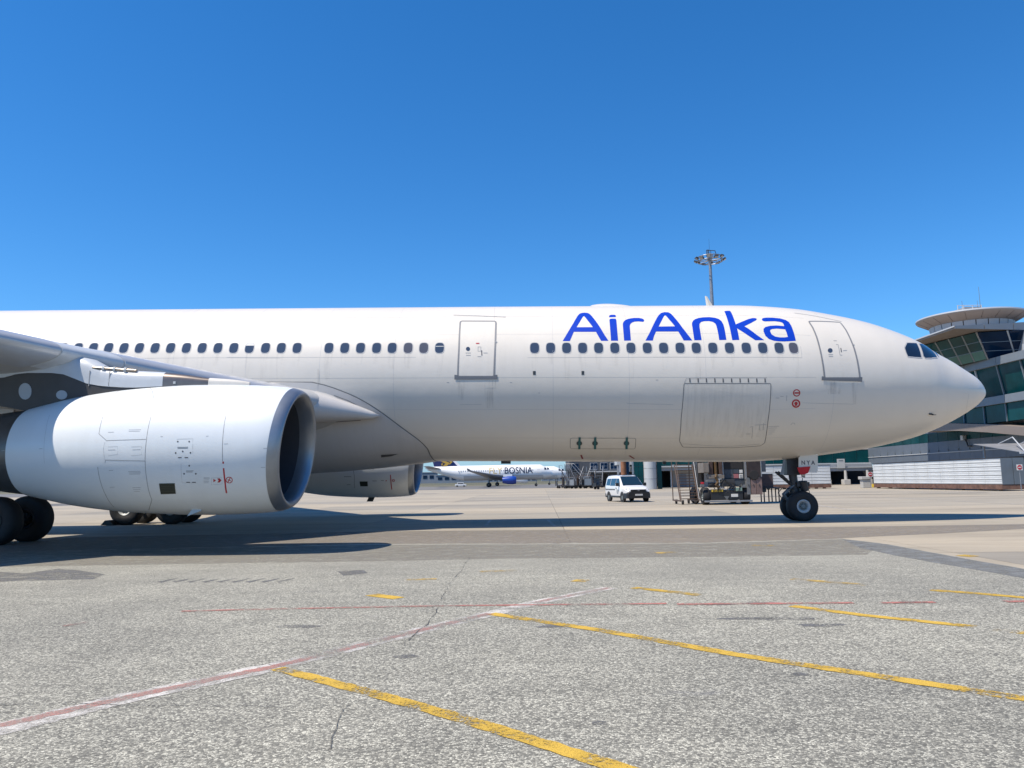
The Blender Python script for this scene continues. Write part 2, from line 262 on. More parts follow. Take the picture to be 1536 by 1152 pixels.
# ------------------------------------------------------------------ mesh helpers
class MB:
    def __init__(s): s.v = []; s.f = []
    def add(s, vs, fs):
        o = len(s.v); s.v += [tuple(x) for x in vs]; s.f += [tuple(i + o for i in f) for f in fs]; return s
    def box(s, x0, x1, y0, y1, z0, z1):
        return s.add([(x, y, z) for x in (x0, x1) for y in (y0, y1) for z in (z0, z1)],
                     [(0, 1, 3, 2), (4, 6, 7, 5), (0, 4, 5, 1), (2, 3, 7, 6), (0, 2, 6, 4), (1, 5, 7, 3)])
    def frame_box(s, o, ex, ey, ez):     # parallelepiped from a corner and three edge vectors
        o = Vector(o); ex = Vector(ex); ey = Vector(ey); ez = Vector(ez)
        return s.add([o + ex * a + ey * b + ez * c for a in (0, 1) for b in (0, 1) for c in (0, 1)],
                     [(0, 1, 3, 2), (4, 6, 7, 5), (0, 4, 5, 1), (2, 3, 7, 6), (0, 2, 6, 4), (1, 5, 7, 3)])
    def beam(s, p0, p1, w, h, up=(0, 0, 1)):
        p0 = Vector(p0); p1 = Vector(p1); d = (p1 - p0).normalized(); up = Vector(up)
        if abs(d.dot(up)) > 0.98: up = Vector((0, 1, 0))
        a = d.cross(up).normalized(); b = a.cross(d).normalized()
        return s.frame_box(p0 - a * w / 2 - b * h / 2, p1 - p0, a * w, b * h)
    def tube(s, p0, p1, r0, r1=None, n=10, caps=True):
        p0 = Vector(p0); p1 = Vector(p1); r1 = r0 if r1 is None else r1
        d = (p1 - p0).normalized(); up = Vector((0, 0, 1)) if abs(d.z) < 0.95 else Vector((1, 0, 0))
        a = d.cross(up).normalized(); b = a.cross(d)
        vs = [p + (a * cos(2 * pi * i / n) + b * sin(2 * pi * i / n)) * r for p, r in ((p0, r0), (p1, r1)) for i in range(n)]
        fs = [(i, (i + 1) % n, n + (i + 1) % n, n + i) for i in range(n)]
        if caps: fs += [tuple(range(n))[::-1], tuple(range(n, 2 * n))]
        return s.add(vs, fs)
    def path(s, pts, r, n=8):
        for a, b in zip(pts[:-1], pts[1:]): s.tube(a, b, r, r, n)
        return s
    def loft(s, rings, caps=True, closed=True):
        n = len(rings[0]); vs = [p for r in rings for p in r]; fs = []
        for k in range(len(rings) - 1):
            for i in range(n if closed else n - 1):
                j = (i + 1) % n
                fs.append((k * n + i, k * n + j, (k + 1) * n + j, (k + 1) * n + i))
        if caps: fs += [tuple(range(n))[::-1], tuple(range((len(rings) - 1) * n, len(rings) * n))]
        return s.add(vs, fs)
    def lathe(s, prof, o=(0, 0, 0), axis='y', n=28):
        """prof = [(a, r)] along the axis"""
        o = Vector(o); rings = []
        for a, r in prof:
            ring = []
            for i in range(n):
                c = cos(2 * pi * i / n) * r; q = sin(2 * pi * i / n) * r
                ring.append(o + {'y': Vector((c, a, q)), 'x': Vector((a, c, q)), 'z': Vector((c, q, a))}[axis])
            rings.append(ring)
        return s.loft(rings, caps=False)
    def prism(s, poly, f0, f1):
        """poly of 2d points; f0/f1 map them to the two end faces"""
        n = len(poly)
        vs = [f0(p) for p in poly] + [f1(p) for p in poly]
        tr = tessellate_polygon([[Vector((p[0], p[1], 0)) for p in poly]])
        fs = [t for t in tr] + [tuple(i + n for i in t[::-1]) for t in tr] + [(i, (i + 1) % n, n + (i + 1) % n, n + i) for i in range(n)]
        return s.add(vs, fs)
    def build(s, name, material, parent=None, smooth=None, kind=None, label=None, bevel=None):
        me = bpy.data.meshes.new(name); me.from_pydata(s.v, [], s.f); me.update()
        bm = bmesh.new(); bm.from_mesh(me); bmesh.ops.remove_doubles(bm, verts=bm.verts, dist=1e-5)
        bmesh.ops.recalc_face_normals(bm, faces=bm.faces)
        if bevel:
            ed = [e for e in bm.edges if len(e.link_faces) == 2 and e.calc_face_angle(0) > 0.6]
            bmesh.ops.bevel(bm, geom=ed, offset=bevel, segments=2, profile=0.6, affect='EDGES', clamp_overlap=True)
        bm.to_mesh(me); bm.free()
        if smooth: me.shade_smooth(); me.set_sharp_from_angle(angle=radians(smooth))
        o = bpy.data.objects.new(name, me); COL.objects.link(o); me.materials.append(material)
        if parent: o.parent = parent
        if kind: o['kind'] = kind
        if label: o['label'] = label
        return o
def raw(name, vs, fs, material, parent=None, smooth=False, kind=None, label=None):
    me = bpy.data.meshes.new(name); me.from_pydata([tuple(v) for v in vs], [], fs); me.update()
    if smooth: me.shade_smooth()
    me.materials.append(material)
    o = bpy.data.objects.new(name, me); COL.objects.link(o)
    if parent: o.parent = parent
    if kind: o['kind'] = kind
    if label: o['label'] = label
    return o
def thing(name, label, cat, loc=(0, 0, 0), rot=(0, 0, 0), group=None):
    o = bpy.data.objects.new(name, None); COL.objects.link(o); o.empty_display_size = 0.3
    o.location = loc; o.rotation_euler = rot; o['label'] = label; o['category'] = cat
    if group: o['group'] = group
    return o
def tag(o, label, cat, group=None):
    o['label'] = label; o['category'] = cat
    if group: o['group'] = group
    return o
KIDS = {}
def copy_tree(o, parent=None):
    c = o.copy(); COL.objects.link(c)
    if parent: c.parent = parent
    for ch in list(o.children): copy_tree(ch, c)
    return c
def pchip(xs, ys):
    n = len(xs); h = [xs[i + 1] - xs[i] for i in range(n - 1)]; d = [(ys[i + 1] - ys[i]) / h[i] for i in range(n - 1)]
    mm = [0.0] * n; mm[0] = d[0]; mm[-1] = d[-1]
    for i in range(1, n - 1):
        if d[i - 1] * d[i] > 0:
            w1 = 2 * h[i] + h[i - 1]; w2 = h[i] + 2 * h[i - 1]; mm[i] = (w1 + w2) / (w1 / d[i - 1] + w2 / d[i])
    def f(x):
        if x <= xs[0]: return ys[0]
        if x >= xs[-1]: return ys[-1]
        i = 0
        while x > xs[i + 1]: i += 1
        t = (x - xs[i]) / h[i]
        return ys[i] * (1 + 2 * t) * (1 - t) ** 2 + h[i] * mm[i] * t * (1 - t) ** 2 + ys[i + 1] * t * t * (3 - 2 * t) + h[i] * mm[i + 1] * t * t * (t - 1)
    return f

# ------------------------------------------------------------------ ground
def sheet(name, pts, z, material, kind='structure'):
    tr = tessellate_polygon([[Vector((p[0], p[1], 0)) for p in pts]])
    return raw(name, [(p[0], p[1], z) for p in pts], [tuple(t) for t in tr], material, kind=kind)
BIG = 6000
sheet('ground', [(-BIG, -BIG), (BIG, -BIG), (BIG, BIG), (-BIG, BIG)], -0.03, CONC)
sheet('apron_joint_bed', [(-52, -28), (98, -28), (98, 108), (-52, 108)], -0.014, JOINT)
apron = bpy.data.objects.new('apron', None); COL.objects.link(apron); apron['kind'] = 'structure'
SL = 7.5; G = 0.011; J0 = -2
smb = MB().box(-SL / 2 + G, SL / 2 - G, -SL / 2 + G, SL / 2 - G, -0.012, 0.0)
first = None
for i in range(20):
    for j in range(J0, 16):
        x = -52 + SL * (i + 0.5) + 7.72; y = -12 + SL * (j + 0.5)
        if x > 98: continue
        if first is None: first = smb.build('slab', CONC, apron); o = first
        else: o = bpy.data.objects.new('slab', first.data); COL.objects.link(o); o.parent = apron
        o.location = (x, y, 0)
def site(pts): return [cg(*p).to_2d() for p in pts]
sheet('taxiway', site([(-900, 158), (14, 158), (32, 190), (60, 260), (60, 330), (-900, 330)]), -0.004, TAXI)
sheet('grass_field', site([(-3000, 262), (-2, 262), (40, 330), (3000, 400), (3000, 5000), (-3000, 5000)]), 0.012, GRASSM)
sheet('service_road', site([(-900, 300), (200, 300), (200, 312), (-900, 312)]), 0.02, CONC)
# asphalt of the foreground, bounded behind by the concrete apron
bpx = [(560, 816), (700, 815.5), (900, 815), (1050, 814), (1200, 810), (1262, 808), (1330, 816), (1400, 829), (1460, 840), (1536, 853), (1700, 880)]
edge0 = [gp(*p).to_2d() for p in [(-700, 900)] + bpx]; edge = []
edge0[0] = Vector((-20, -8.9))
for a, b in zip(edge0[:-1], edge0[1:]):
    k = max(1, int((b - a).length / 0.15)); edge += [a.lerp(b, i / k) + Vector((random.gauss(0, .02), 0.10 * sin(i * .9 + a.x) * random.random() + random.gauss(0, .05))) for i in range(k)]
edge.append(edge0[-1])
asph = [Vector((-60, -9.1))] + edge + [Vector((60, -34)), Vector((60, -60)), Vector((-60, -60))]
sheet('asphalt_patch', asph, 0.002, ASPH)
strip = [(1262, 808.5), (1330, 816.5), (1400, 829.5), (1460, 840.5), (1536, 853.5), (1700, 881), (1700, 906), (1536, 868), (1470, 856), (1400, 844), (1340, 833), (1290, 822)]
sheet('sealed_strip', [gp(*p).to_2d() for p in strip], 0.004, STRIP2)
sheet('edge_dust', [Vector((-30, -9.2))] + [gp(*p).to_2d() for p in [(560, 817.5), (900, 816.5), (1050, 815.5), (1200, 811), (1262, 809), (1320, 818), (1300, 832), (1180, 834), (1000, 836), (760, 838), (560, 842)]] + [Vector((-30, -12.4))], 0.0032, DUSTM)

sheet('worn_strip', [Vector((-30, -9.3))] + [gp(*p).to_2d() for p in [(560, 818), (900, 817), (1050, 816), (1200, 812), (1290, 806), (1420, 800), (1560, 792), (1560, 786), (1350, 789), (1100, 792), (800, 795), (560, 797)]] + [Vector((-30, -4.4))], 0.0012, None if False else STRIPM)
def ground_line(name, px, wdt, z, material, jit=0.0, kind='structure', taper=False):
    P = [gp(*p) if not isinstance(p, Vector) else p for p in px]; Q = [P[0]]
    for a, b in zip(P[:-1], P[1:]):
        k = max(1, min(160, int((b - a).length / 0.06)))
        Q += [a.lerp(b, (i + 1) / k) for i in range(k)]
    L = []; Rr = []
    for i, q in enumerate(Q):
        d = (Q[min(i + 3, len(Q) - 1)] - Q[max(i - 3, 0)]); d.z = 0; d.normalize(); nrm = Vector((-d.y, d.x, 0))
        j = random.uniform(-jit, jit); ww = wdt / 2 * (1 + random.uniform(-0.10, 0.10))
        if taper: ww *= 0.35 + random.random()
        L.append((q.x + nrm.x * (ww + j), q.y + nrm.y * (ww + j), z)); Rr.append((q.x - nrm.x * (ww - j), q.y - nrm.y * (ww - j), z))
    n = len(L)
    return raw(name, L + Rr, [(i, i + 1, n + i + 1, n + i) for i in range(n - 1)], material, kind=kind)
YZ = 0.0068
ground_line('yellow_line', [(416, 1003.5), (560, 1041), (700, 1081), (768, 1102), (922, 1151), (1010, 1180)], 0.142, YZ, LYEL, 0.004)
ground_line('yellow_line', [(736, 921), (900, 946), (1100, 982), (1330, 1017), (1536, 1049), (1640, 1064)], 0.155, YZ, LYEL, 0.004)
ground_line('yellow_line', [(1188, 909.5), (1300, 924), (1464, 941)], 0.162, YZ, LYEL, 0.004)
ground_line('yellow_line', [(1490, 945), (1545, 951)], 0.162, YZ, LYELW, 0.004)
ground_line('yellow_line', [(950, 882), (1050, 893)], 0.176, YZ, LYEL, 0.005)
ground_line('yellow_line', [(557, 892.5), (598, 898)], 0.216, YZ, LYEL, 0.005)
ground_line('yellow_line', [(610, 870), (655, 869)], 0.176, YZ, LYELW, 0.005)
ground_line('yellow_line', [(1188, 869), (1300, 878)], 0.176, YZ, LYELW, 0.005)
ground_line('yellow_line', [(1396, 885.5), (1470, 891), (1560, 899)], 0.176, YZ, LYEL, 0.005)
ground_line('yellow_line', [(720, 858), (775, 856)], 0.203, YZ, LYELW, 0.005)
ground_line('yellow_line', [(985, 830), (1010, 828)], 0.270, YZ, LYELW, 0.005)
ground_line('yellow_line', [(1440, 833), (1462, 835)], 0.297, YZ, LYEL, 0.005)
ground_line('yellow_line', [(1130, 818), (1160, 819)], 0.297, YZ, LYELW, 0.005)
ground_line('yellow_line', [(860, 871), (882, 872)], 0.270, YZ, LYELW, 0.005)
ground_line('red_line', [(272, 917.5), (420, 914), (660, 909.5), (1000, 906)], 0.085, YZ + 0.0012, LRED, 0.006)
ground_line('red_line', [(1016, 907), (1280, 905)], 0.11, YZ + 0.0012, LRED, 0.006)
ground_line('red_line', [(1322, 905), (1402, 904)], 0.11, YZ + 0.0012, LRED, 0.006)
ground_line('red_line', [(1508, 903), (1560, 902)], 0.14, YZ + 0.0012, LRED, 0.006)
ground_line('red_line', [(95, 940), (130, 934)], 0.07, YZ + 0.0012, LREDW, 0.006)
ground_line('white_line', [(-40, 1105), (180, 1050), (415, 1000)], 0.30, YZ - 0.0012, LWHI, 0.012)
ground_line('white_line', [(415, 1000), (640, 944), (735, 921)], 0.28, YZ - 0.0012, LWHW, 0.012)
ground_line('white_line', [(735, 921), (800, 905), (915, 882)], 0.26, YZ - 0.0012, LWHI, 0.012)
ground_line('red_line', [(-40, 1098), (180, 1050), (300, 1024), (415, 1000)], 0.12, YZ + 0.0012, LREDM, 0.014)
ground_line('red_line', [(415, 1000), (640, 944), (735, 921)], 0.12, YZ + 0.0012, LREDW, 0.012)
ground_line('red_line', [(800, 905), (915, 882)], 0.11, YZ + 0.0012, LREDW, 0.012)
# faint lines on the concrete
for a in ([(60, 799), (480, 797)], [(360, 797.5), (560, 794), (680, 791.5)], [(1010, 778), (1040, 787)], [(905, 780), (1190, 777)],
          [(736, 780), (727, 790)], [(822, 780), (832, 790)], [(1225, 758), (1330, 772)], [(1250, 742), (1536, 757)]):
    ground_line('white_line', a, 0.12, 0.006, LWHC, 0.01)
ground_line('dark_strip', [(1130, 745.5), (1236, 742.5), (1480, 739)], 0.9, 0.006, JOINT, 0.0)  # long dark strip across the far concrete
def crack(px, w=0.012):
    P = [gp(*p) for p in px]; Q = [P[0]]
    for a, b in zip(P[:-1], P[1:]):
        k = max(2, int((b - a).length / 0.12))
        for i in range(k):
            q = a.lerp(b, (i + 1) / k); q = q + Vector((random.gauss(0, 0.012), random.gauss(0, 0.012), 0)); Q.append(q)
    ground_line('crack', Q, w, 0.0092, CRACK, 0.0, taper=True)
crack([(705, 836), (690, 858), (672, 880), (658, 906), (650, 925), (632, 945), (608, 965), (604, 978)], 0.012)
crack([(568, 1015), (545, 1045), (520, 1060), (500, 1095), (497, 1130)], 0.011)
crack([(0, 1058), (130, 1057), (260, 1060), (420, 1061)], 0.010)
crack([(1038, 927), (1080, 931)], 0.012)
sheet('dark_stain', [gp(*p).to_2d() for p in [(-30, 857), (40, 860), (90, 853), (120, 856), (158, 862), (140, 869), (60, 871), (-30, 874)]], 0.005, STAIN)
sheet('dark_stain', [gp(*p).to_2d() for p in [(505, 857), (545, 855), (552, 860), (515, 864)]], 0.005, STAIN)
def blot(px, py, w, h):
    rn = random.Random(px * 7 + py); c = gp(px, py)
    sheet('dark_stain', [(c.x + w * (0.7 + .5 * rn.random()) * cos(2 * pi * i / 11), c.y + h * (0.7 + .5 * rn.random()) * sin(2 * pi * i / 11)) for i in range(11)], 0.005, STAIN)
for q in ((1120, 928, .4, .09), (1178, 929, .35, .10), (1232, 938, .28, .09), (1138, 905, .25, .08), (1372, 904, .3, .08), (1080, 907, .2, .06), (830, 940, .2, .08), (610, 985, .12, .08), (900, 1085, .06, .05), (1200, 1012, .08, .06), (450, 940, .3, .1)): blot(*q)
for k in range(9):
    x = 236 + k * 22
    sheet('dark_stain', [gp(*p).to_2d() for p in [(x, 873), (x + 26, 868), (x + 31, 868), (x + 6, 874.5)]], 0.005, STAIN)

# ================================================================== THE WIDE-BODY AIRLINER
TILT = atan(0.0165)
jet = thing('airliner', 'large white wide body airliner with blue AirAnka lettering parked across the apron', 'airliner', (0, 0, 0), (0, TILT, 0))
RL = Matrix.Rotation(TILT, 3, 'Y'); RLI = RL.inverted(); CL = RLI @ CAM
def lray(px, py): return RLI @ ray(px, py)
def onY(px, py, Y):
    d = lray(px, py); return CL + d * ((Y - CL.y) / d.y)
def onX(px, py, X):
    d = lray(px, py); return CL + d * ((X - CL.x) / d.x)

XN = 15.888
_K = [0, .03, .15, .4, .8, 1.3, 1.9, 2.6, 3.4, 4.4, 5.6, 7, 9, 12, 20, 38, 43, 48, 53, 58, 62, 63.6]
_ZT = [4.639, 4.789, 4.995, 5.258, 5.518, 5.834, 6.163, 6.598, 6.939, 7.268, 7.534, 7.758, 7.877, 7.892, 7.915, 7.93, 7.93, 7.9, 7.8, 7.55, 7.2, 6.9]
_ZB = [4.639, 4.538, 4.392, 4.18, 3.913, 3.639, 3.355, 3.088, 2.876, 2.67, 2.499, 2.324, 2.225, 2.235, 2.27, 2.29, 2.6, 3.35, 4.35, 5.4, 6.2, 6.6]
_S = [sqrt(k) for k in _K]
_ft = pchip(_S, _ZT); _fb = pchip(_S, _ZB)
class Fuselage:
    x0 = XN - 63.6; x1 = XN - 0.0005
    def prof(s, X):
        t = sqrt(max(0.0, XN - X)); a = _ft(t); b = _fb(t); return (a - b) / 2, (a + b) / 2
    def pos(s, X, ph, off=0.0):
        h, c = s.prof(X); h += off; return Vector((X, -h * sin(ph), c + h * cos(ph)))
    def g(s, P):
        if P.x >= XN: return 9.0
        h, c = s.prof(P.x)
        return hypot(P.y, P.z - c) - h
    def inv(s, P):
        h, c = s.prof(P.x); return P.x, atan2(-P.y, P.z - c)
    def rad(s, X): return s.prof(X)[0]
FUS = Fuselage()
ENY = 9.37
class Nacelle:
    prof_pts = [(-12.5, 1.085), (-12.14, 1.168), (-11.3, 1.345), (-10.04, 1.503), (-9.2, 1.556), (-8.4, 1.583), (-7.7, 1.581), (-7.2, 1.568), (-6.65, 1.54), (-6.38, 1.516), (-6.12, 1.472), (-5.99, 1.42), (-5.92, 1.345)]
    def __init__(s, Y):
        s.Y = Y; s.f = pchip([p[0] for p in s.prof_pts], [p[1] for p in s.prof_pts])
    def zc(s, X): return 2.335 - 0.014 * max(0, -9 - X)
    def tl(s, X): u = min(1, max(0, (X + 9.0) / 2.6)); return 0.09 * u * u * (3 - 2 * u)
    def rad(s, X): return s.f(X)
    def pos(s, X, ph, off=0.0, r=None):
        r = (s.f(X) if r is None else r) + off
        return Vector((X + s.tl(X) * r * cos(ph), s.Y - r * sin(ph), s.zc(X) + r * cos(ph)))
    def _X(s, P):
        X = P.x
        for _ in range(4): X = P.x - s.tl(X) * (P.z - s.zc(X))
        return X
    def g(s, P):
        X = s._X(P)
        if X > -5.92 or X < -12.6: return 9.0
        return hypot(P.y - s.Y, P.z - s.zc(X)) - s.f(X)
    def inv(s, P):
        X = s._X(P); return X, atan2(-(P.y - s.Y), P.z - s.zc(X))
NAC = Nacelle(-ENY); NACP = Nacelle(ENY)
def hit(surf, px, py):
    """where the sight line first meets a surface of the airliner -> its own (X, angle)"""
    d = lray(px, py); yc = getattr(surf, 'Y', 0.0)
    t0 = (yc - 3.2 - CL.y) / d.y; t1 = (yc + 1.0 - CL.y) / d.y; k = 90; pv = None; pt = t0
    for i in range(k + 1):
        t = t0 + (t1 - t0) * i / k; v = surf.g(CL + d * t)
        if v <= 0:
            a, b = pt, t
            for _ in range(26):
                mm = (a + b) / 2
                if surf.g(CL + d * mm) > 0: a = mm
                else: b = mm
            return surf.inv(CL + d * b)
        pt = t
    # grazing: nearest approach
    best = min((surf.g(CL + d * (t0 + (t1 - t0) * i / 400)), i) for i in range(401))[1]
    return surf.inv(CL + d * (t0 + (t1 - t0) * best / 400))
def snorm(surf, X, ph):
    e = 0.01; a = surf.pos(X + e, ph) - surf.pos(X - e, ph); b = surf.pos(X, ph + e) - surf.pos(X, ph - e)
    n = a.cross(b).normalized()
    c = surf.pos(X, ph, 0.1) - surf.pos(X, ph)
    return n if n.dot(c) > 0 else -n
def put(surf, X, ph, off): return surf.pos(X, ph) + snorm(surf, X, ph) * off
def ribbon(surf, pts, wdt, off=0.004, closed=False, step=0.12, mb=None, uv=False):
    """a thin strip that follows a surface; pts are pixels (or X, angle when uv)"""
    P = pts if uv else [hit(surf, *p) for p in pts]
    if closed: P = P + [P[0]]
    Q = [P[0]]
    for a, b in zip(P[:-1], P[1:]):
        L = (surf.pos(*a) - surf.pos(*b)).length; k = max(1, int(L / step))
        Q += [(a[0] + (b[0] - a[0]) * i / k, a[1] + (b[1] - a[1]) * i / k) for i in range(1, k + 1)]
    mb = mb or MB(); vs = []
    W = [surf.pos(*q) for q in Q]
    for i, q in enumerate(Q):
        n = snorm(surf, *q); p = W[i] + n * off
        if closed and i in (0, len(Q) - 1): t = W[1] - W[-2]
        else: t = W[min(i + 1, len(W) - 1)] - W[max(i - 1, 0)]
        s = t.cross(n).normalized() * wdt / 2
        vs += [p + s, p - s]
    mb.add(vs, [(2 * i, 2 * i + 1, 2 * i + 3, 2 * i + 2) for i in range(len(Q) - 1)])
    return mb
def patch(surf, outer, holes=(), off=0.005, mb=None, uv=False, cell=0.14):
    """a flat print or panel wrapped on a surface"""
    conv = lambda pts: [(q if uv else hit(surf, *q)) for q in pts]
    rings = [conv(outer)] + [conv(h) for h in holes]
    r0 = surf.rad(rings[0][0][0])
    polys = [[Vector((X, ph * r0, 0)) for X, ph in r] for r in rings]
    flat = [v for p in polys for v in p]
    bm = bmesh.new(); bv = [bm.verts.new(v) for v in flat]
    for t in tessellate_polygon(polys):
        try: bm.faces.new([bv[i] for i in t])
        except ValueError: pass
    ys = [v.y for v in flat]; xs = [v.x for v in flat]
    for ax, lo, hi in ((1, min(ys), max(ys)), (0, min(xs), max(xs))):
        k = int((hi - lo) / cell)
        for i in range(1, k + 1):
            q = lo + (hi - lo) * i / (k + 1); co = Vector((0, q, 0)) if ax else Vector((q, 0, 0)); no = Vector((0, 1, 0)) if ax else Vector((1, 0, 0))
            bmesh.ops.bisect_plane(bm, geom=bm.verts[:] + bm.edges[:] + bm.faces[:], plane_co=co, plane_no=no)
    bm.verts.index_update(); mb = mb or MB()
    mb.add([put(surf, v.co.x, v.co.y / r0, off) for v in bm.verts], [tuple(v.index for v in f.verts) for f in bm.faces])
    bm.free(); return mb
def circ(cx, cy, rx, ry=None, n=14): return [(cx + rx * cos(2 * pi * i / n), cy + (ry or rx) * sin(2 * pi * i / n)) for i in range(n)]
def crop(ox, oy, s, pts): return [(ox + x / s, oy + y / s) for x, y in pts]
def rounded(pts, r, k=4):
    """round the corners of a pixel polygon"""
    out = []; n = len(pts)
    for i in range(n):
        p = Vector(pts[i]).to_2d(); a = Vector(pts[i - 1]).to_2d(); b = Vector(pts[(i + 1) % n]).to_2d()
        u = (a - p); v = (b - p); rr = min(r, u.length / 2, v.length / 2); u.normalize(); v.normalize()
        s = p + u * rr; e = p + v * rr
        for j in range(k + 1):
            t = j / k; out.append(tuple(s * (1 - t) ** 2 + p * 2 * t * (1 - t) + e * t * t))
    return out

# ---- fuselage skin
ts = [0.0005, .004, .015, .035, .07, .12, .19, .28, .4, .55, .75, 1, 1.3, 1.65, 2, 2.4, 2.8, 3.3, 3.8, 4.4, 5, 5.7, 6.5, 7.3, 8.2, 9.2, 10.2, 11.4, 12.7, 14] + [14 + 1.25 * i for i in range(1, 40)] + [63.6]
ts = sorted(set(ts + [1.0 + 0.25 * k for k in range(54)]))
rings = [[FUS.pos(XN - t, 2 * pi * i / 160) for i in range(160)] for t in ts]
MB().loft(rings).build('fuselage', WHITE, jet, smooth=60)

# ---- cabin windows of the starboard side
def superel(a, b, n=20, e=2.9):
    return [(a * copysign(abs(cos(t)) ** (2 / e), cos(t)), b * copysign(abs(sin(t)) ** (2 / e), sin(t))) for t in [2 * pi * i / n for i in range(n)]]
xs_win = [140, 163, 186, 209.2, 232.7, 256, 279.7, 303.3, 327, 350.8, 374.3, 398.4, 422, 445.7, 493.5, 517.2, 540.9, 565, 588.3, 612.3, 635.7, 659.4,
          802, 826, 850, 874, 898, 922.3, 946.5, 971, 995.5, 1020.2, 1044.5, 1069.4, 1094.3, 1119.5, 1144.2, 1168.7, 1190.3]
WIN = []
for px in xs_win: WIN.append((hit(FUS, px, 521.9), px))
x_aft = WIN[0][0][0]
WIN = [((x_aft - 0.533 * k, WIN[0][0][1]), 140 - 23.2 * k) for k in range(5, 0, -1)] + WIN
blind = {374.3, 659.4}; grey_glass = {612.3, 635.7, 1190.3}
GL2 = mat('dusty_window_glass', (0.10, 0.10, 0.12), 0.2, 0, 0.5)
cache = {}
for (X, ph), px in WIN:
    key = round(X, 2)
    ring = superel(0.170, 0.216); pane = superel(0.150, 0.196)
    r = FUS.rad(X)
    loc = put(FUS, X, ph, 0)
    def wp(q, off): return put(FUS, X + q[0], ph - q[1] / r, off) - loc
    key = (round(ph, 3), round(r, 3))
    if X < 4.5 and key in cache: fm, pm = cache[key]
    else:
        n = len(ring); vs = [wp(q, 0.0) for q in superel(0.172, 0.218)] + [wp(q, 0.006) for q in ring] + [wp(q, 0.005) for q in pane] + [wp(q, -0.004) for q in superel(0.143, 0.189)]
        fs = [(k * n + i, k * n + (i + 1) % n, (k + 1) * n + (i + 1) % n, (k + 1) * n + i) for k in range(3) for i in range(n)]
        fm = bpy.data.meshes.new('cabin_window'); fm.from_pydata([tuple(v) for v in vs], [], fs); fm.materials.append(RINGM)
        pv = [wp(q, 0.002) for q in superel(0.150, 0.195)]
        pm = bpy.data.meshes.new('pane'); pm.from_pydata([tuple(v) for v in pv] + [tuple(wp((0, 0), 0.002))], [], [(i, (i + 1) % n, n) for i in range(n)]); pm.materials.append(GLASSD); pm.shade_smooth()
        if X < 4.5: cache[key] = (fm, pm)
    wo_ = bpy.data.objects.new('cabin_window', fm); COL.objects.link(wo_); wo_.parent = jet; wo_.location = loc
    pn = pm
    if px in grey_glass: pn = pm.copy(); pn.materials.clear(); pn.materials.append(GL2)
    po = bpy.data.objects.new('pane', pn); COL.objects.link(po); po.parent = wo_
    if px in blind:
        b0 = superel(0.150, 0.195); k = (0.02 if px < 400 else 0.06)
        bl = [q for q in b0 if q[1] >= k] if px < 400 else [(-0.135, k - 0.012), (0.135, k - 0.012), (0.135, k + 0.012), (-0.135, k + 0.012)]
        raw('blind', [wp(q, 0.0045) for q in bl], [tuple(range(len(bl)))], BLIND, wo_); wo_['label'] = 'cabin window with its blind half drawn'

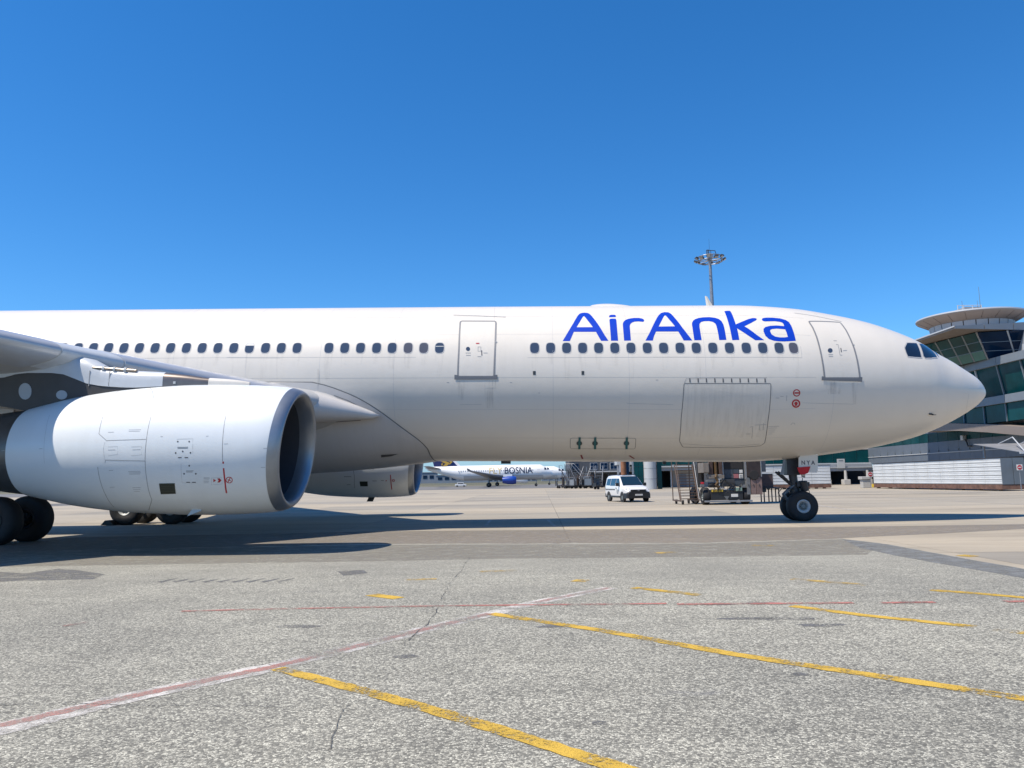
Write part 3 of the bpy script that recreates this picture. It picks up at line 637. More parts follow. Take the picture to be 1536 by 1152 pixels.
# ---- blue lettering, one part per word
def c1(p): return crop(830, 440, 7.68, p)
def c2(p): return crop(960, 450, 6.144, p)
let = MB()
for outer, holes in (
    (c1([(107, 550), (140, 495), (185, 420), (230, 345), (275, 268), (290, 247), (306, 234), (328, 226), (360, 223), (392, 226), (412, 234), (430, 249), (450, 272), (520, 365), (590, 480), (635, 547), (550, 547), (525, 505), (490, 444), (236, 444), (210, 505), (190, 550)]), [c1([(268, 391), (305, 330), (340, 272), (346, 264), (352, 262), (359, 268), (405, 325), (455, 390)])]),
    (c1([(643, 264), (650, 252), (668, 248), (708, 248), (719, 256), (720, 274), (640, 276)]), []),
    (c1([(645, 306), (655, 295), (680, 292), (718, 293), (726, 310), (735, 420), (746, 546), (664, 546), (655, 420)]), []),
    (c1([(815, 545), (806, 440), (800, 360), (802, 342), (812, 324), (830, 308), (855, 297), (890, 289), (930, 284), (985, 284), (1020, 290), (1040, 300), (1047, 312), (1042, 324), (1030, 329), (980, 324), (935, 327), (905, 338), (888, 354), (880, 376), (886, 450), (893, 544)]), []),
    (c2([(50, 374), (90, 300), (140, 195), (160, 158), (175, 137), (195, 120), (225, 112), (262, 114), (285, 127), (320, 165), (390, 255), (445, 325), (482, 373), (402, 373), (380, 335), (352, 291), (148, 291), (130, 330), (118, 374)]), [c2([(172, 245), (200, 190), (222, 147), (232, 141), (240, 147), (275, 188), (322, 243)])]),
    (c2([(500, 371), (488, 290), (478, 225), (480, 208), (492, 188), (510, 176), (540, 166), (580, 160), (640, 158), (690, 164), (725, 175), (750, 194), (768, 225), (777, 258), (785, 300), (796, 368), (730, 369), (722, 320), (714, 280), (704, 240), (694, 218), (670, 202), (635, 195), (590, 196), (562, 204), (549, 220), (548, 246), (558, 310), (568, 370)]), []),
    (c2([(776, 104), (800, 100), (828, 100), (838, 110), (860, 160), (882, 225), (940, 200), (1000, 176), (1035, 167), (1062, 167), (1078, 175), (1068, 188), (1020, 214), (962, 243), (1000, 265), (1080, 325), (1145, 370), (1062, 371), (1000, 330), (940, 290), (894, 262), (905, 310), (915, 368), (850, 370), (842, 330), (832, 280), (805, 180)]), []),
    (c2([(1122, 180), (1130, 168), (1160, 163), (1220, 163), (1290, 170), (1340, 184), (1372, 203), (1395, 240), (1420, 310), (1436, 376), (1390, 379), (1330, 382), (1280, 381), (1235, 376), (1188, 360), (1155, 330), (1138, 290), (1138, 267), (1155, 249), (1200, 238), (1260, 235), (1328, 241), (1322, 222), (1310, 209), (1290, 202), (1240, 196), (1150, 198), (1130, 192)]),
     [c2([(1198, 285), (1203, 274), (1218, 268), (1260, 264), (1336, 270), (1350, 300), (1362, 341), (1330, 345), (1290, 345), (1245, 337), (1212, 316)])])):
    patch(FUS, outer, holes, 0.004, let)
let.build('lettering', BLUE, jet)

# ---- cockpit windows
cw = [crop(1340, 490, 6.06, p) for p in ([(122, 146), (165, 147), (212, 150), (258, 285), (200, 281), (130, 274), (112, 232), (100, 192)], [(230, 155), (262, 157), (300, 176), (340, 208), (385, 255), (398, 284), (345, 288), (292, 290), (270, 268)])]
cwuv = [[hit(FUS, *q) for q in p] for p in cw]
for pts in cwuv:
    for sgn in (1, -1):
        pp = [(X, sgn * ph) for X, ph in pts]
        o = patch(FUS, pp, (), 0.006, uv=True, cell=0.1).build('cockpit_window', COCKG, jet, smooth=60)
        fr = MB(); 
        for a, b in zip(pp, pp[1:] + pp[:1]): ribbon(FUS, [a, b], 0.035, 0.008, mb=fr, uv=True, step=0.1)
        fr.build('frame', RINGM, o)
fx = [cwuv[1][i] for i in (3, 4, 5)]
front = [(fx[0][0] + 0.10, fx[0][1] * 0.9), (fx[0][0] + 0.16, 0.10), (fx[1][0] + 0.42, 0.10), (fx[2][0] + 0.12, fx[2][1] * 0.93)]
for sgn in (1, -1): patch(FUS, [(X, sgn * ph) for X, ph in front], (), 0.006, uv=True, cell=0.1).build('windscreen', COCKG, jet, smooth=60)

# ---- doors
def door(name, outline, sill, win, handle, gutter, label):
    uvp = [hit(FUS, *q) for q in outline]
    d = patch(FUS, uvp, (), 0.006, uv=True).build(name, WHITE, jet, smooth=60, label=label)
    ribbon(FUS, uvp, 0.055, 0.010, closed=True, uv=True).build('door_frame', DOORF, d)
    sp = [hit(FUS, *q) for q in sill]; patch(FUS, sp, (), 0.016, uv=True).build('sill', SILLM, d)
    wv = [hit(FUS, *q) for q in win]; patch(FUS, wv, (), 0.012, uv=True, cell=.05).build('door_window', GLASSD, d)
    hm = MB()
    for a in handle[:-1]: ribbon(FUS, a, 0.018, 0.011, mb=hm)
    hm.build('stencil_marking', GREYP, d)
    ribbon(FUS, handle[-1], 0.03, 0.014).build('handle', BLACKP, d)
    ribbon(FUS, gutter, 0.022, 0.012).build('rain_gutter', GREYP, d)
    return d
def c3(p): return crop(660, 440, 4.0, p)
def c5(p): return crop(1180, 430, 3.972, p)
d2 = door('passenger_door', rounded(c3([(122, 167), (336, 168), (332, 300), (324, 500), (107, 500), (114, 330)]), 3.2), c3([(87, 489), (107, 491), (107, 499), (323, 499), (325, 490), (345, 489), (345, 516), (87, 518)]),
     circ(702, 523.5, 3.1), [c3([(228, 322), (245, 322), (245, 348), (228, 348), (228, 322)]), c3([(225, 380), (248, 380)]), c3([(153, 358), (185, 358)]), c3([(156, 372), (184, 372)]), c3([(260, 358), (285, 358)]), c3([(250, 343), (251, 374)])],
     c3([(80, 131), (240, 136), (395, 143)]), 'second passenger door, aft of the lettering')
ribbon(FUS, c3([(216, 301), (236, 301)]), 0.04, 0.013).build('red_marking', RED, d2)
ribbon(FUS, c3([(328, 293), (343, 293)]), 0.03, 0.016).build('hinge_cover', GREYP, d2)
ribbon(FUS, c3([(270, 562), (335, 562)]), 0.02, 0.004).build('stencil_marking', WHITE, d2)
d1 = door('passenger_door', rounded(c5([(130, 207), (318, 213), (352, 258), (378, 310), (402, 370), (420, 440), (436, 545), (226, 545), (217, 470), (200, 380), (178, 300), (155, 245)]), 2.6),
     c5([(209, 534), (228, 538), (228, 545), (428, 548), (430, 538), (450, 540), (448, 567), (207, 558)]), circ(1245, 525.8, 3.6, 3.4), [c5([(293, 345), (305, 345), (317, 408), (330, 408)]), c5([(278, 323), (297, 323)]), c5([(248, 405), (275, 405)]), c5([(250, 416), (276, 416)]), c5([(335, 382), (358, 380)]), c5([(321, 366), (325, 390)])],
     c5([(45, 158), (180, 178), (325, 208)]), 'foremost passenger door, behind the cockpit')
ribbon(FUS, c5([(388, 345), (402, 347)]), 0.03, 0.016).build('hinge_cover', GREYP, d1)
for dd, ax in ((d1, None),): pass
def c4(p): return crop(980, 360, 3.3875, p)
# ---- grime run down the skin below sills and windows
def grime_mat(name, amt):
    mt, t, b = nodes(name); b.inputs['Base Color'].default_value = (0.10, 0.09, 0.08, 1); b.inputs['Roughness'].default_value = 0.8
    tc = N(t, 'ShaderNodeTexCoord'); mp = N(t, 'ShaderNodeMapping'); mp.inputs['Scale'].default_value = (14, 1.2, 1.2); t.links.new(tc.outputs['Object'], mp.inputs[0])
    n = N(t, 'ShaderNodeTexNoise', Scale=1.0, Detail=4.0); t.links.new(mp.outputs[0], n.inputs['Vector'])
    a = ramp(t, n.outputs['Fac'], [(0.42, (0,) * 3), (0.75, (amt,) * 3)]); t.links.new(a.outputs[0], b.inputs['Alpha']); return mt
GR1 = grime_mat('door_grime', 0.20); GR2 = grime_mat('window_grime', 0.085)
rg_ = random.Random(5)
for pts in (c3([(262, 522), (345, 522), (330, 690), (275, 690)]), c3([(105, 522), (150, 522), (140, 640), (112, 640)]), c5([(385, 570), (425, 570), (418, 700), (395, 700)]), c5([(230, 565), (330, 568), (320, 640), (240, 640)]), c4([(170, 732), (590, 732), (575, 1000), (160, 1000)])):
    patch(FUS, pts, (), 0.0085 if pts[0][0] > 1000 and pts[0][1] > 570 and pts[0][0] < 1100 else 0.0025).build('grime_streak', GR1 if pts[0][0] < 1000 or pts[0][0] > 1200 else GR2, jet)
for (Xw, phw), pxw in WIN[5:]:
    if rg_.random() < 0.8:
        r_ = FUS.rad(Xw); L_ = rg_.uniform(.35, .9); w_g = rg_.uniform(.10, .16)
        patch(FUS, [(Xw - w_g, phw + .23 / r_), (Xw + w_g, phw + .23 / r_), (Xw + w_g * .6, phw + (.23 + L_) / r_), (Xw - w_g * .6, phw + (.23 + L_) / r_)], (), 0.0028, uv=True).build('grime_streak', GR2, jet)
# ---- cargo door
def c4(p): return crop(980, 360, 3.3875, p)
def c4(p): return crop(980, 360, 3.3875, p)
cuv = [hit(FUS, *q) for q in rounded(c4([(156, 729), (597, 729), (595, 800), (582, 920), (566, 1030), (545, 1045), (400, 1055), (150, 1052), (133, 1022), (142, 900)]), 2.0)]
cdoor = patch(FUS, cuv, (), 0.004, uv=True).build('cargo_door', WHITE, jet, smooth=60)
ribbon(FUS, cuv, 0.022, 0.007, closed=True, uv=True).build('door_gap', SEAL, cdoor)
ribbon(FUS, c4([(157, 727), (167, 703), (350, 700), (577, 699)]), 0.014, 0.006).build('hinge_line', SEALF, cdoor)
for x in (185, 227, 269, 312, 354, 397, 440, 482, 525, 567):
    ribbon(FUS, c4([(x, 703), (x + 1, 724)]), 0.035, 0.008).build('hinge', BLACKP, cdoor)
sm = MB()
for seg in ([(150, 1035), (300, 1045), (400, 1047), (540, 1036)], [(470, 985), (492, 985)], [(490, 950), (507, 948)], [(505, 950), (500, 1008)], [(515, 940), (575, 937)], [(540, 940), (538, 965), (548, 965)], [(560, 930), (557, 965)]):
    ribbon(FUS, c4(seg), 0.013, 0.008, mb=sm)
sm.build('stencil_marking', SEALF, cdoor)
# ---- service panel with three covered ports
sv = rounded(c3([(782, 868), (1175, 869), (1171, 933), (781, 931)]), 3.0)
suv = [hit(FUS, *q) for q in sv]
spn = patch(FUS, suv, (), 0.004, uv=True).build('service_panel', WHITE, jet, smooth=60)
ribbon(FUS, suv, 0.016, 0.007, closed=True, uv=True).build('panel_gap', SEAL, spn)
for x in (836, 930, 1119):
    patch(FUS, c3(circ(x, 898, 17, 14)), (), 0.02, cell=.06).build('port_cover', mat('port_cover_dark', (0.05, 0.075, 0.08), 0.6), spn)
    ribbon(FUS, c3([(x + 2, 862), (x, 898), (x, 932)]), 0.075, 0.026).build('strap', TEAL, spn)
for x0, y0, x1, y1 in ((846, 968, 856, 992), (1136, 972, 1165, 990)): ribbon(FUS, c3([(x0, y0), (x1, y1)]), 0.06, 0.012).build('red_streamer', mat('faded_red_streamer', (0.30, 0.07, 0.07), 0.8), spn)
# ---- two static port plates, panel lines, stencils
for x in (566, 857):
    o = patch(FUS, c3([(x - 8, 466), (x + 8, 466), (x + 8, 489), (x - 8, 489)]), (), 0.006, cell=.05).build('vent_plate', mat('dark_vent', (0.04, 0.05, 0.055), 0.5), jet)
pl = MB()
for seg in (c3([(525, 386), (900, 385), (1500, 382)]), c4([(0, 595), (400, 596), (755, 598)]), c4([(755, 598), (748, 540)]), crop(340, 440, 2.743, [(0, 263), (400, 264), (778, 263)]), crop(180, 480, 6.4, [(180, 368), (900, 362), (1536, 366)]),
            c5([(95, 692), (400, 700)]), crop(1340, 490, 6.06, [(690, 560), (684, 620), (672, 690), (660, 755)]), [(742, 462), (741, 500)], c3([(118, 668), (250, 666)]), crop(660, 440, 4, [(1120, 660), (1400, 668)])):
    ribbon(FUS, seg, 0.011, 0.002, mb=pl)
SEAMP = mat('lap_seam', (0.56, 0.55, 0.54), 0.5)
for X in (-12.4, -9.9, -7.4, -4.9, 0.4, 2.9, 5.4, 9.6): ribbon(FUS, [(X, 0.35), (X, 2.75)], 0.009, 0.0015, uv=True).build('skin_seam', SEAMP, jet)
for ph_ in (0.72, 1.06, 1.62, 2.0, 2.4): ribbon(FUS, [(-13.0, ph_), (9.0, ph_)], 0.008, 0.0015, uv=True, step=.5).build('skin_seam', SEAMP, jet)
pl.build('panel_seam', mat('skin_seam', (0.50, 0.50, 0.495), 0.6), jet)
ribbon(FUS, crop(1340, 490, 6.06, [(690, 565), (740, 566), (825, 575)]), 0.016, 0.005).build('lightning_strip', mat('strip_light', (0.7, 0.7, 0.7), 0.4), jet)
rm = MB()
for cx, cy, r in ((728, 777, 16), (725, 831, 18)):
    P = c4(circ(cx, cy, r, r, 20)); ribbon(FUS, P, 0.035 if r == 16 else 0.05, 0.005, closed=True, mb=rm, step=.2)
ribbon(FUS, c4([(717, 777), (740, 777)]), 0.05, 0.005, mb=rm); ribbon(FUS, c4([(725, 822), (725, 842)]), 0.08, 0.005, mb=rm); ribbon(FUS, c4([(716, 830), (734, 830)]), 0.04, 0.0055, mb=rm)
rm.build('red_marking', RED, jet)
gm = MB()
for seg in ([(622, 803), (640, 803)], [(645, 795), (662, 794)], [(678, 790), (676, 818)], [(585, 948), (640, 946)], [(585, 956), (628, 955)], [(585, 966), (620, 965)], [(585, 976), (615, 975)], [(585, 986), (605, 985)], [(698, 940), (706, 930), (716, 930), (720, 938)]):
    ribbon(FUS, c4(seg), 0.013, 0.0025, mb=gm)
for seg in ([(40, 535), (55, 535)], [(420, 535), (432, 535)], [(1295, 520), (1308, 520)], [(590, 598), (600, 598)]): ribbon(FUS, c3(seg), 0.016, 0.0025, mb=gm)
gm.build('stencil_marking', GREYP, jet)
# ---- pitot probe under the cockpit, satellite dome and blade aerial on the crown, belly drain masts
pr = hit(FUS, *crop(1340, 490, 6.06, [(345, 792)])[0]); p0 = put(FUS, *pr, 0.0)
MB().tube(p0, put(FUS, pr[0] + 0.02, pr[1], 0.07), 0.022, 0.018).tube(put(FUS, pr[0] - 0.02, pr[1], 0.07), put(FUS, pr[0] + 0.13, pr[1] + 0.008, 0.075), 0.016, 0.010).tube(put(FUS, pr[0] - 0.10, pr[1] - .01, 0.02), put(FUS, pr[0] + 0.03, pr[1], 0.06), 0.026, 0.02).build('pitot_probe', GEAR, jet, smooth=40)
xa = hit(FUS, 885, 459.8)[0]; xb = hit(FUS, 948, 459.4)[0]; sec = []
for i in range(15):
    u = i / 14; X = xa + (xb - xa) * u; hgt = 0.13 * (sin(pi * u ** 0.8)) ** 0.6 if 0 < u < 1 else 0.0
    sec.append([put(FUS, X, (k / 10 - 1) * 0.28, hgt * max(0, 1 - (k / 10 - 1) ** 2) - 0.006) for k in range(21)])
MB().loft(sec, caps=False, closed=False).build('satellite_dome', WHITE, jet, smooth=60)
b0 = onY(1060, 459, 0); b1 = onY(1072, 459, 0); t0 = onY(1057.3, 444, 0); t1 = onY(1060.5, 444.5, 0)
fin = []
for a, b, th, dz in ((b0, b1, 0.035, -0.12), (t0, t1, 0.014, 0)):
    fin.append([Vector((a.x, 0, a.z + dz)), Vector((a.x * .6 + b.x * .4, th, (a.z + b.z) / 2 + dz)), Vector((b.x, 0, b.z + dz)), Vector((a.x * .6 + b.x * .4, -th, (a.z + b.z) / 2 + dz))])
MB().loft(fin).build('blade_aerial', WHITE, jet)
for px, wd in ((758, 0.35), (1000, 0.12)):
    X = hit(FUS, px, 690)[0]; MB().box(X - wd / 2, X + wd / 2, -0.03, 0.03, FUS.pos(X, pi).z - 0.09, FUS.pos(X, pi).z + 0.05).build('belly_aerial', GEAR, jet)

# ---- belly fairing
fl = [hit(FUS, *p) for p in crop(380, 550, 5.486, [(0, 110), (150, 109), (300, 110), (400, 118), (500, 136), (600, 160), (700, 195), (800, 235), (900, 285), (1000, 345), (1100, 415), (1200, 490), (1280, 548), (1350, 600), (1400, 645), (1432, 685), (1448, 722)])]
fl = [(fl[0][0] - 16.5, fl[0][1]), (fl[0][0] - 6, fl[0][1])] + fl
phs = [p[1] for p in fl]; phb = [p[0] for p in fl]
mono_p, mono_x = [phs[0]], [phb[0]]
for a, b in zip(phs[1:], phb[1:]):
    if a > mono_p[-1] + 1e-3: mono_p.append(a); mono_x.append(b)
mono_p.append(pi); mono_x.append(mono_x[-1] + 0.10)
XF = pchip(mono_p, mono_x); PT = mono_p[0]
class Fairing:
    def off(s, X, ph):
        u = (ph - PT) / (pi - PT); d = max(0.0, XF(min(max(ph, PT), pi)) - X)
        A = (0.10 + 0.62 * u ** 1.2) if u > 0 else 0
        k = 1 - exp(-d / (3.0 + 2.0 * u)); e = min(1, max(0.0, u) / 0.10)
        tail = min(1.0, max(0.0, (X + 24.5) / 6.0)); tail = tail * tail * (3 - 2 * tail)
        return 0.018 + A * k * (0.25 + .75 * e) * tail
    def pos(s, X, ph, off=0.0): return FUS.pos(X, ph, s.off(X, abs(ph)) + off)
    def rad(s, X): return FUS.rad(X)
    def g(s, P):
        X, ph = FUS.inv(P)
        if X > XF(max(PT, ph)): return FUS.g(P)
        return FUS.g(P) - s.off(X, ph)
    def inv(s, P): return FUS.inv(P)
FAIR = Fairing()
NP = 44; NX = 34; vs = []; fs = []
grid = []
PHI = [PT + (pi - PT) * (i / NP) for i in range(NP + 1)]; PHI = PHI + [2 * pi - p for p in PHI[-2::-1]]
for p in PHI:
    a = p if p <= pi else 2 * pi - p; xf = XF(a); row = []
    for k in range(NX + 1):
        u = (k / NX) ** 1.6; X = xf + (-24.5 - xf) * u
        row.append(FUS.pos(X, p, FAIR.off(X, a)))
    grid.append([FUS.pos(xf + 0.012, p, -0.02)] + row)
w_ = NX + 2; vs = [q for r in grid for q in r]
fs = [(i * w_ + k, i * w_ + k + 1, (i + 1) * w_ + k + 1, (i + 1) * w_ + k) for i in range(len(grid) - 1) for k in range(w_ - 1)]
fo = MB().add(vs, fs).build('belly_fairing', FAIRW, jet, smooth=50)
ribbon(FUS, [(XF(p) + 0.02, p) for p in PHI if p <= pi], 0.055, 0.008, uv=True).build('fairing_seal', SEAL, fo)
sl_ = MB(); ribbon(FAIR, crop(380, 550, 5.486, [(525, 465), (700, 452), (885, 440)]), 0.03, 0.012, mb=sl_); ribbon(FAIR, crop(380, 550, 5.486, [(665, 237), (780, 280), (880, 332)]), 0.02, 0.01, mb=sl_)
sl_.build('fairing_gap', SEAL, fo)
patch(FAIR, crop(380, 550, 5.486, [(1050, 724), (1195, 716), (1130, 736), (1052, 745)]), (), 0.012).build('air_vent', mat('vent_shadow', (0.10, 0.095, 0.09), 0.6), fo)
ribbon(FAIR, crop(380, 550, 5.486, [(534, 20), (533, 110), (530, 190)]), 0.012, 0.006).build('panel_seam', MATS['skin_seam'], fo)

# ---- wings
def le(u): return -4.64 - 0.70 * u if u < 9.4 else -11.22 - 0.63 * (u - 9.4)
def zle(u): return 3.99 + 0.0785 * u - min(0.21, max(0.05, 0.21 - 0.0228 * (u - 4))) if u < 11 else 4.803 + 0.088 * (u - 11)
def chord(u): return 11.3 - 0.46 * (u - 2.5) if u < 9.4 else 8.13 + (2.4 - 8.13) * (u - 9.4) / 20.6
def thick(u): return 0.14 - 0.028 * min(1, (u - 2.5) / 7)
def foil(c, n=16):
    """upper then lower surface, from the trailing edge round the nose and back"""
    xs = [(1 - cos(pi * i / n)) / 2 for i in range(n + 1)]
    th = lambda x: 5 * (0.2969 * sqrt(x) - 0.126 * x - 0.3516 * x ** 2 + 0.2843 * x ** 3 - 0.1036 * x ** 4)
    return [(x, th(x)) for x in xs[::-1]] + [(x, -th(x)) for x in xs[1:-1]]
def wing_ring(u, sgn, f0=None, f1=None, grow=0.0, n=16):
    c = chord(u); t = thick(u); inc = radians(3.2 - 3.5 * min(1, (u - 2.5) / 20)); pts = []
    for x, y in foil(1, n):
        if f1 is not None and x > f1: continue
        xx = x * c; zz = y * t * c * 1.02
        if grow: k = 1 + grow / max(0.05, t * c * 0.5); zz *= k; xx = xx * (1) - grow * max(0, 1 - x / 0.03)
        pts.append(Vector((le(u) - xx * cos(inc) + zz * sin(inc), sgn * u, zle(u) + zz - xx * sin(inc) + 0.01 * xx)))
    return pts
US = [2.0, 3.0, 4.2, 5.5, 7, 8.4, 9.4, 10.2, 11.5, 13.5, 16, 19, 22, 25, 28, 29.6]
for sgn in (-1, 1):
    UA = sorted(set(US + [ua + (ub - ua) * i / 5 for ua, ub in ((3.9, 8.72), (10.05, 14.6), (14.64, 19.2), (19.24, 23.8), (23.84, 28.4)) for i in range(6)]))
    wg = MB().loft([wing_ring(u, sgn, n=40) for u in UA]).build('wing', WINGP, jet, smooth=50, label='starboard wing over the near engine' if sgn < 0 else 'port wing on the far side of the fuselage')
    for ua, ub in ((3.9, 8.72), (10.05, 14.6), (14.64, 19.2), (19.24, 23.8), (23.84, 28.4)):
        k = [ua + (ub - ua) * i / 5 for i in range(6)]
        MB().loft([wing_ring(u, sgn, 0, 0.125, 0.022, 40) for u in k]).build('slat', SLAT, wg, smooth=50)
    MB().loft([wing_ring(8.76 + (10.01 - 8.76) * i / 3, sgn, 0, 0.10, 0.012, 40) for i in range(4)]).build('fixed_leading_edge', PYLL, wg, smooth=50)
    MB().loft([[Vector((le(29.6) - 0.3 - a * 2.1 - (b * 1.3), sgn * (29.6 + b * 0.75), zle(29.6) + b * 1.6 + c)) for a, c in ((0, 0), (.4, .05), (1 - .35 * b, 0), (.4, -.05))] for b in (0, 1)]).build('winglet', WHITE, wg)
    # swept fillet where the leading edge runs into the body
    rg = []
    for X, y, ry, rz, z in ((-5.35, 2.72, .02, .02, 3.70), (-5.6, 2.76, .16, .13, 3.72), (-6.1, 2.85, .30, .25, 3.80), (-6.7, 2.95, .45, .38, 3.88), (-7.3, 3.1, .62, .50, 3.95), (-8.2, 3.35, .85, .62, 4.0), (-9.4, 3.6, 1.0, .72, 4.0), (-11, 3.6, 1.0, .7, 3.95)):
        rg.append([Vector((X, sgn * (y + ry * cos(2 * pi * i / 24)), z + rz * sin(2 * pi * i / 24))) for i in range(24)])
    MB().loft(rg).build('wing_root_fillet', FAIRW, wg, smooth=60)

# ---- tail surfaces (outside the picture, but the aircraft goes on)
def tail(name, st, material=WHITE):
    rings = []
    for o, c, th, vert in st:
        rings.append([Vector((o[0] - x * c, o[1] + (y * th if vert else 0), o[2] + (0 if vert else y * th))) for x, y in foil(1, 8)])
    return MB().loft(rings).build(name, material, jet, smooth=50)
tail('fin', [((-35.5, 0, 7.4), 8.5, .8, 1), ((-42.5, 0, 16.6), 3.4, .35, 1)], BLUE)
for sg in (-1, 1): tail('tailplane', [((-39.5, sg * 0.8, 6.9), 5.8, .6, 0), ((-44.5, sg * 9.7, 7.8), 2.2, .25, 0)])

# ---- engines
def engine(nac, sgn, lab):
    Y = nac.Y; nph = 128
    def ring(X, r=None, off=0): return [nac.pos(X, 2 * pi * i / nph, off, r) for i in range(nph)]
    xs = [-12.5 + 0.2 * k for k in range(31)] + [-6.38, -6.28, -6.22, -6.17]
    e = MB().loft([ring(-12.5, 1.05)] + [ring(x) for x in xs] + [ring(-6.17, 1.465)], caps=False).build('engine', NACW, jet, smooth=50, label=lab)
    lipx = [(-6.174, 1.490), (-6.12, 1.474), (-6.04, 1.450), (-5.97, 1.412), (-5.93, 1.372), (-5.92, 1.335), (-5.935, 1.300), (-5.98, 1.268), (-6.06, 1.243), (-6.18, 1.226), (-6.32, 1.219)]
    MB().loft([ring(X, r) for X, r in lipx], caps=False).build('inlet_lip', ALU, e, smooth=60)
    MB().loft([ring(X, r) for X, r in ((-6.32, 1.219), (-6.7, 1.215), (-7.1, 1.225), (-7.5, 1.235), (-7.75, 1.235))], caps=False).build('inlet_liner', LINER, e, smooth=60)
    zc = nac.zc(-7.6)
    fb = MB(); fb.lathe([(-7.72, 0.01), (-7.72, 1.235)], (0, Y, zc), 'x', 40); 
    for k in range(26):
        a0 = 2 * pi * k / 26; vsb = []
        for i in range(6):
            r = 0.36 + (1.225 - 0.36) * i / 5; tw = radians(25 + 38 * i / 5); hw = 0.085 + 0.055 * i / 5
            for s in (-1, 1):
                a = a0 + s * hw * sin(tw) / r * 1.0; x = -7.58 - s * hw * cos(tw)
                vsb.append((x, Y + r * sin(a), zc + r * cos(a)))
        fb.add(vsb, [(2 * i, 2 * i + 1, 2 * i + 3, 2 * i + 2) for i in range(5)])
    fb.build('fan', FANM, e, smooth=40)
    MB().lathe([(-7.05, 0.01), (-7.12, 0.10), (-7.3, 0.24), (-7.5, 0.34), (-7.72, 0.37)], (0, Y, zc), 'x', 28).build('spinner', NOZ, e, smooth=50)
    MB().lathe([(-12.46, 1.062), (-13.0, 1.00), (-13.7, 0.90), (-13.72, 0.87), (-13.0, 0.95), (-12.2, 1.0)], (0, Y, nac.zc(-13)), 'x', 48).build('exhaust_nozzle', NOZ, e, smooth=50)
    MB().lathe([(-12.3, 0.99), (-12.32, 0.3), (-13.6, 0.26), (-14.4, 0.02)], (0, Y, nac.zc(-13)), 'x', 32).build('exhaust_cone', GEAR, e, smooth=50)
    return e
eng = engine(NAC, -1, 'near starboard engine in a white cowl')
engp = engine(NACP, 1, 'far port engine under the belly')
def e1(p): return crop(0, 440, 2.743, p)
def e7(p): return crop(200, 620, 7.2, p)
for seg in ([(614, 388), (628, 405), (637, 455), (618, 520), (603, 600), (597, 690), (603, 760), (625, 850), (612, 892)], [(500, 398), (460, 430), (430, 490), (407, 578), (437, 605)], [(437, 606), (600, 601)], [(432, 697), (434, 686), (597, 690)],
            [(402, 715), (412, 770), (435, 830), (470, 880)], [(932, 490), (922, 545), (915, 640), (916, 690)]):
    ribbon(NAC, e1(seg), 0.014, 0.002).build('cowl_seam', mat('cowl_gap', (0.34, 0.35, 0.36), 0.6), eng)
for seg in ([(205, 500), (188, 570), (181, 640), (183, 700)], [(445, 632), (484, 630), (484, 662), (445, 668)], [(540, 632), (582, 630), (582, 664), (540, 668)], [(727, 600), (794, 598), (793, 660)], [(745, 700), (750, 780), (808, 780)], [(432, 688), (425, 640), (432, 612)],
            [(870, 760), (912, 757), (914, 785), (870, 788), (870, 760)]):
    ribbon(NAC, e1(seg), 0.007, 0.002).build('cowl_seam', mat('faint_cowl_gap', (0.52, 0.53, 0.54), 0.6), eng)
dots = MB()
for x, y in ((480, 305), (603, 305), (457, 428), (533, 411), (617, 426), (604, 566), (548, 653), (675, 653)): patch(NAC, e7(circ(x, y, 9, 10, 10)), (), 0.002, dots, cell=.2)
for a, b, y in ((482, 522, 478), (553, 592, 478), (572, 612, 745), (635, 675, 745), (475, 592, 366), (478, 588, 378), (570, 650, 622), (572, 640, 634), (760, 825, 699)): ribbon(NAC, e7([(a, y), (b, y - 1)]), 0.020 if y in (478, 745) else 0.010, 0.002, mb=dots)
dots.build('stencil_marking', BLACKP, eng)
tx = MB()
for a, b, y in ((530, 580, 562), (530, 575, 568), (445, 475, 645), (545, 578, 644), (528, 578, 733), (530, 580, 739), (532, 576, 744), (545, 578, 800), (548, 578, 808), (550, 575, 816), (838, 860, 768), (838, 860, 774), (838, 858, 780), (445, 468, 572), (448, 466, 729), (452, 472, 798), (922, 938, 620), (160, 175, 640), (660, 670, 590), (848, 858, 588), (5, 20, 648)):
    ribbon(NAC, e1([(a, y), (b, y - 1)]), 0.009, 0.002, mb=tx)
for a, b, y in ((82, 118, 672), (62, 98, 829)): ribbon(NAC, crop(380, 550, 5.486, [(a, y), (b, y)]), 0.010, 0.002, mb=tx)
tx.build('stencil_marking', GREYP, eng)
vp = patch(NAC, e1([(655, 782), (719, 781), (724, 824), (662, 826)]), (), 0.006).build('oil_cooler_vent', mat('vent_mesh_dark', (0.030, 0.036, 0.026), 0.6), eng)
for k in range(6): 
    y = 787 + 7 * k; ribbon(NAC, e1([(659 + k, y), (719 + k * .6, y - 1)]), 0.012, 0.010).build('vent_slat', mat('vent_slat', (0.06, 0.065, 0.05), 0.5), vp)
rr_ = MB(); ribbon(NAC, e1([(918, 692), (921, 730), (926, 775), (932, 822)]), 0.035, 0.0025, mb=rr_)
patch(NAC, e1([(878, 763), (889, 770), (878, 777)]), (), 0.0025, rr_); patch(NAC, e1([(894, 762), (904, 761), (911, 769), (904, 778), (894, 778), (900, 770)]), (), 0.0025, rr_)
ribbon(NAC, e1(circ(943, 768, 13, 12, 20)), 0.018, 0.0025, closed=True, mb=rr_, step=.2); ribbon(NAC, e1([(937, 778), (948, 758)]), 0.018, 0.0025, mb=rr_); ribbon(NAC, e1([(937, 766), (950, 772)]), 0.016, 0.003, mb=rr_)
rr_.build('red_marking', RED, eng)
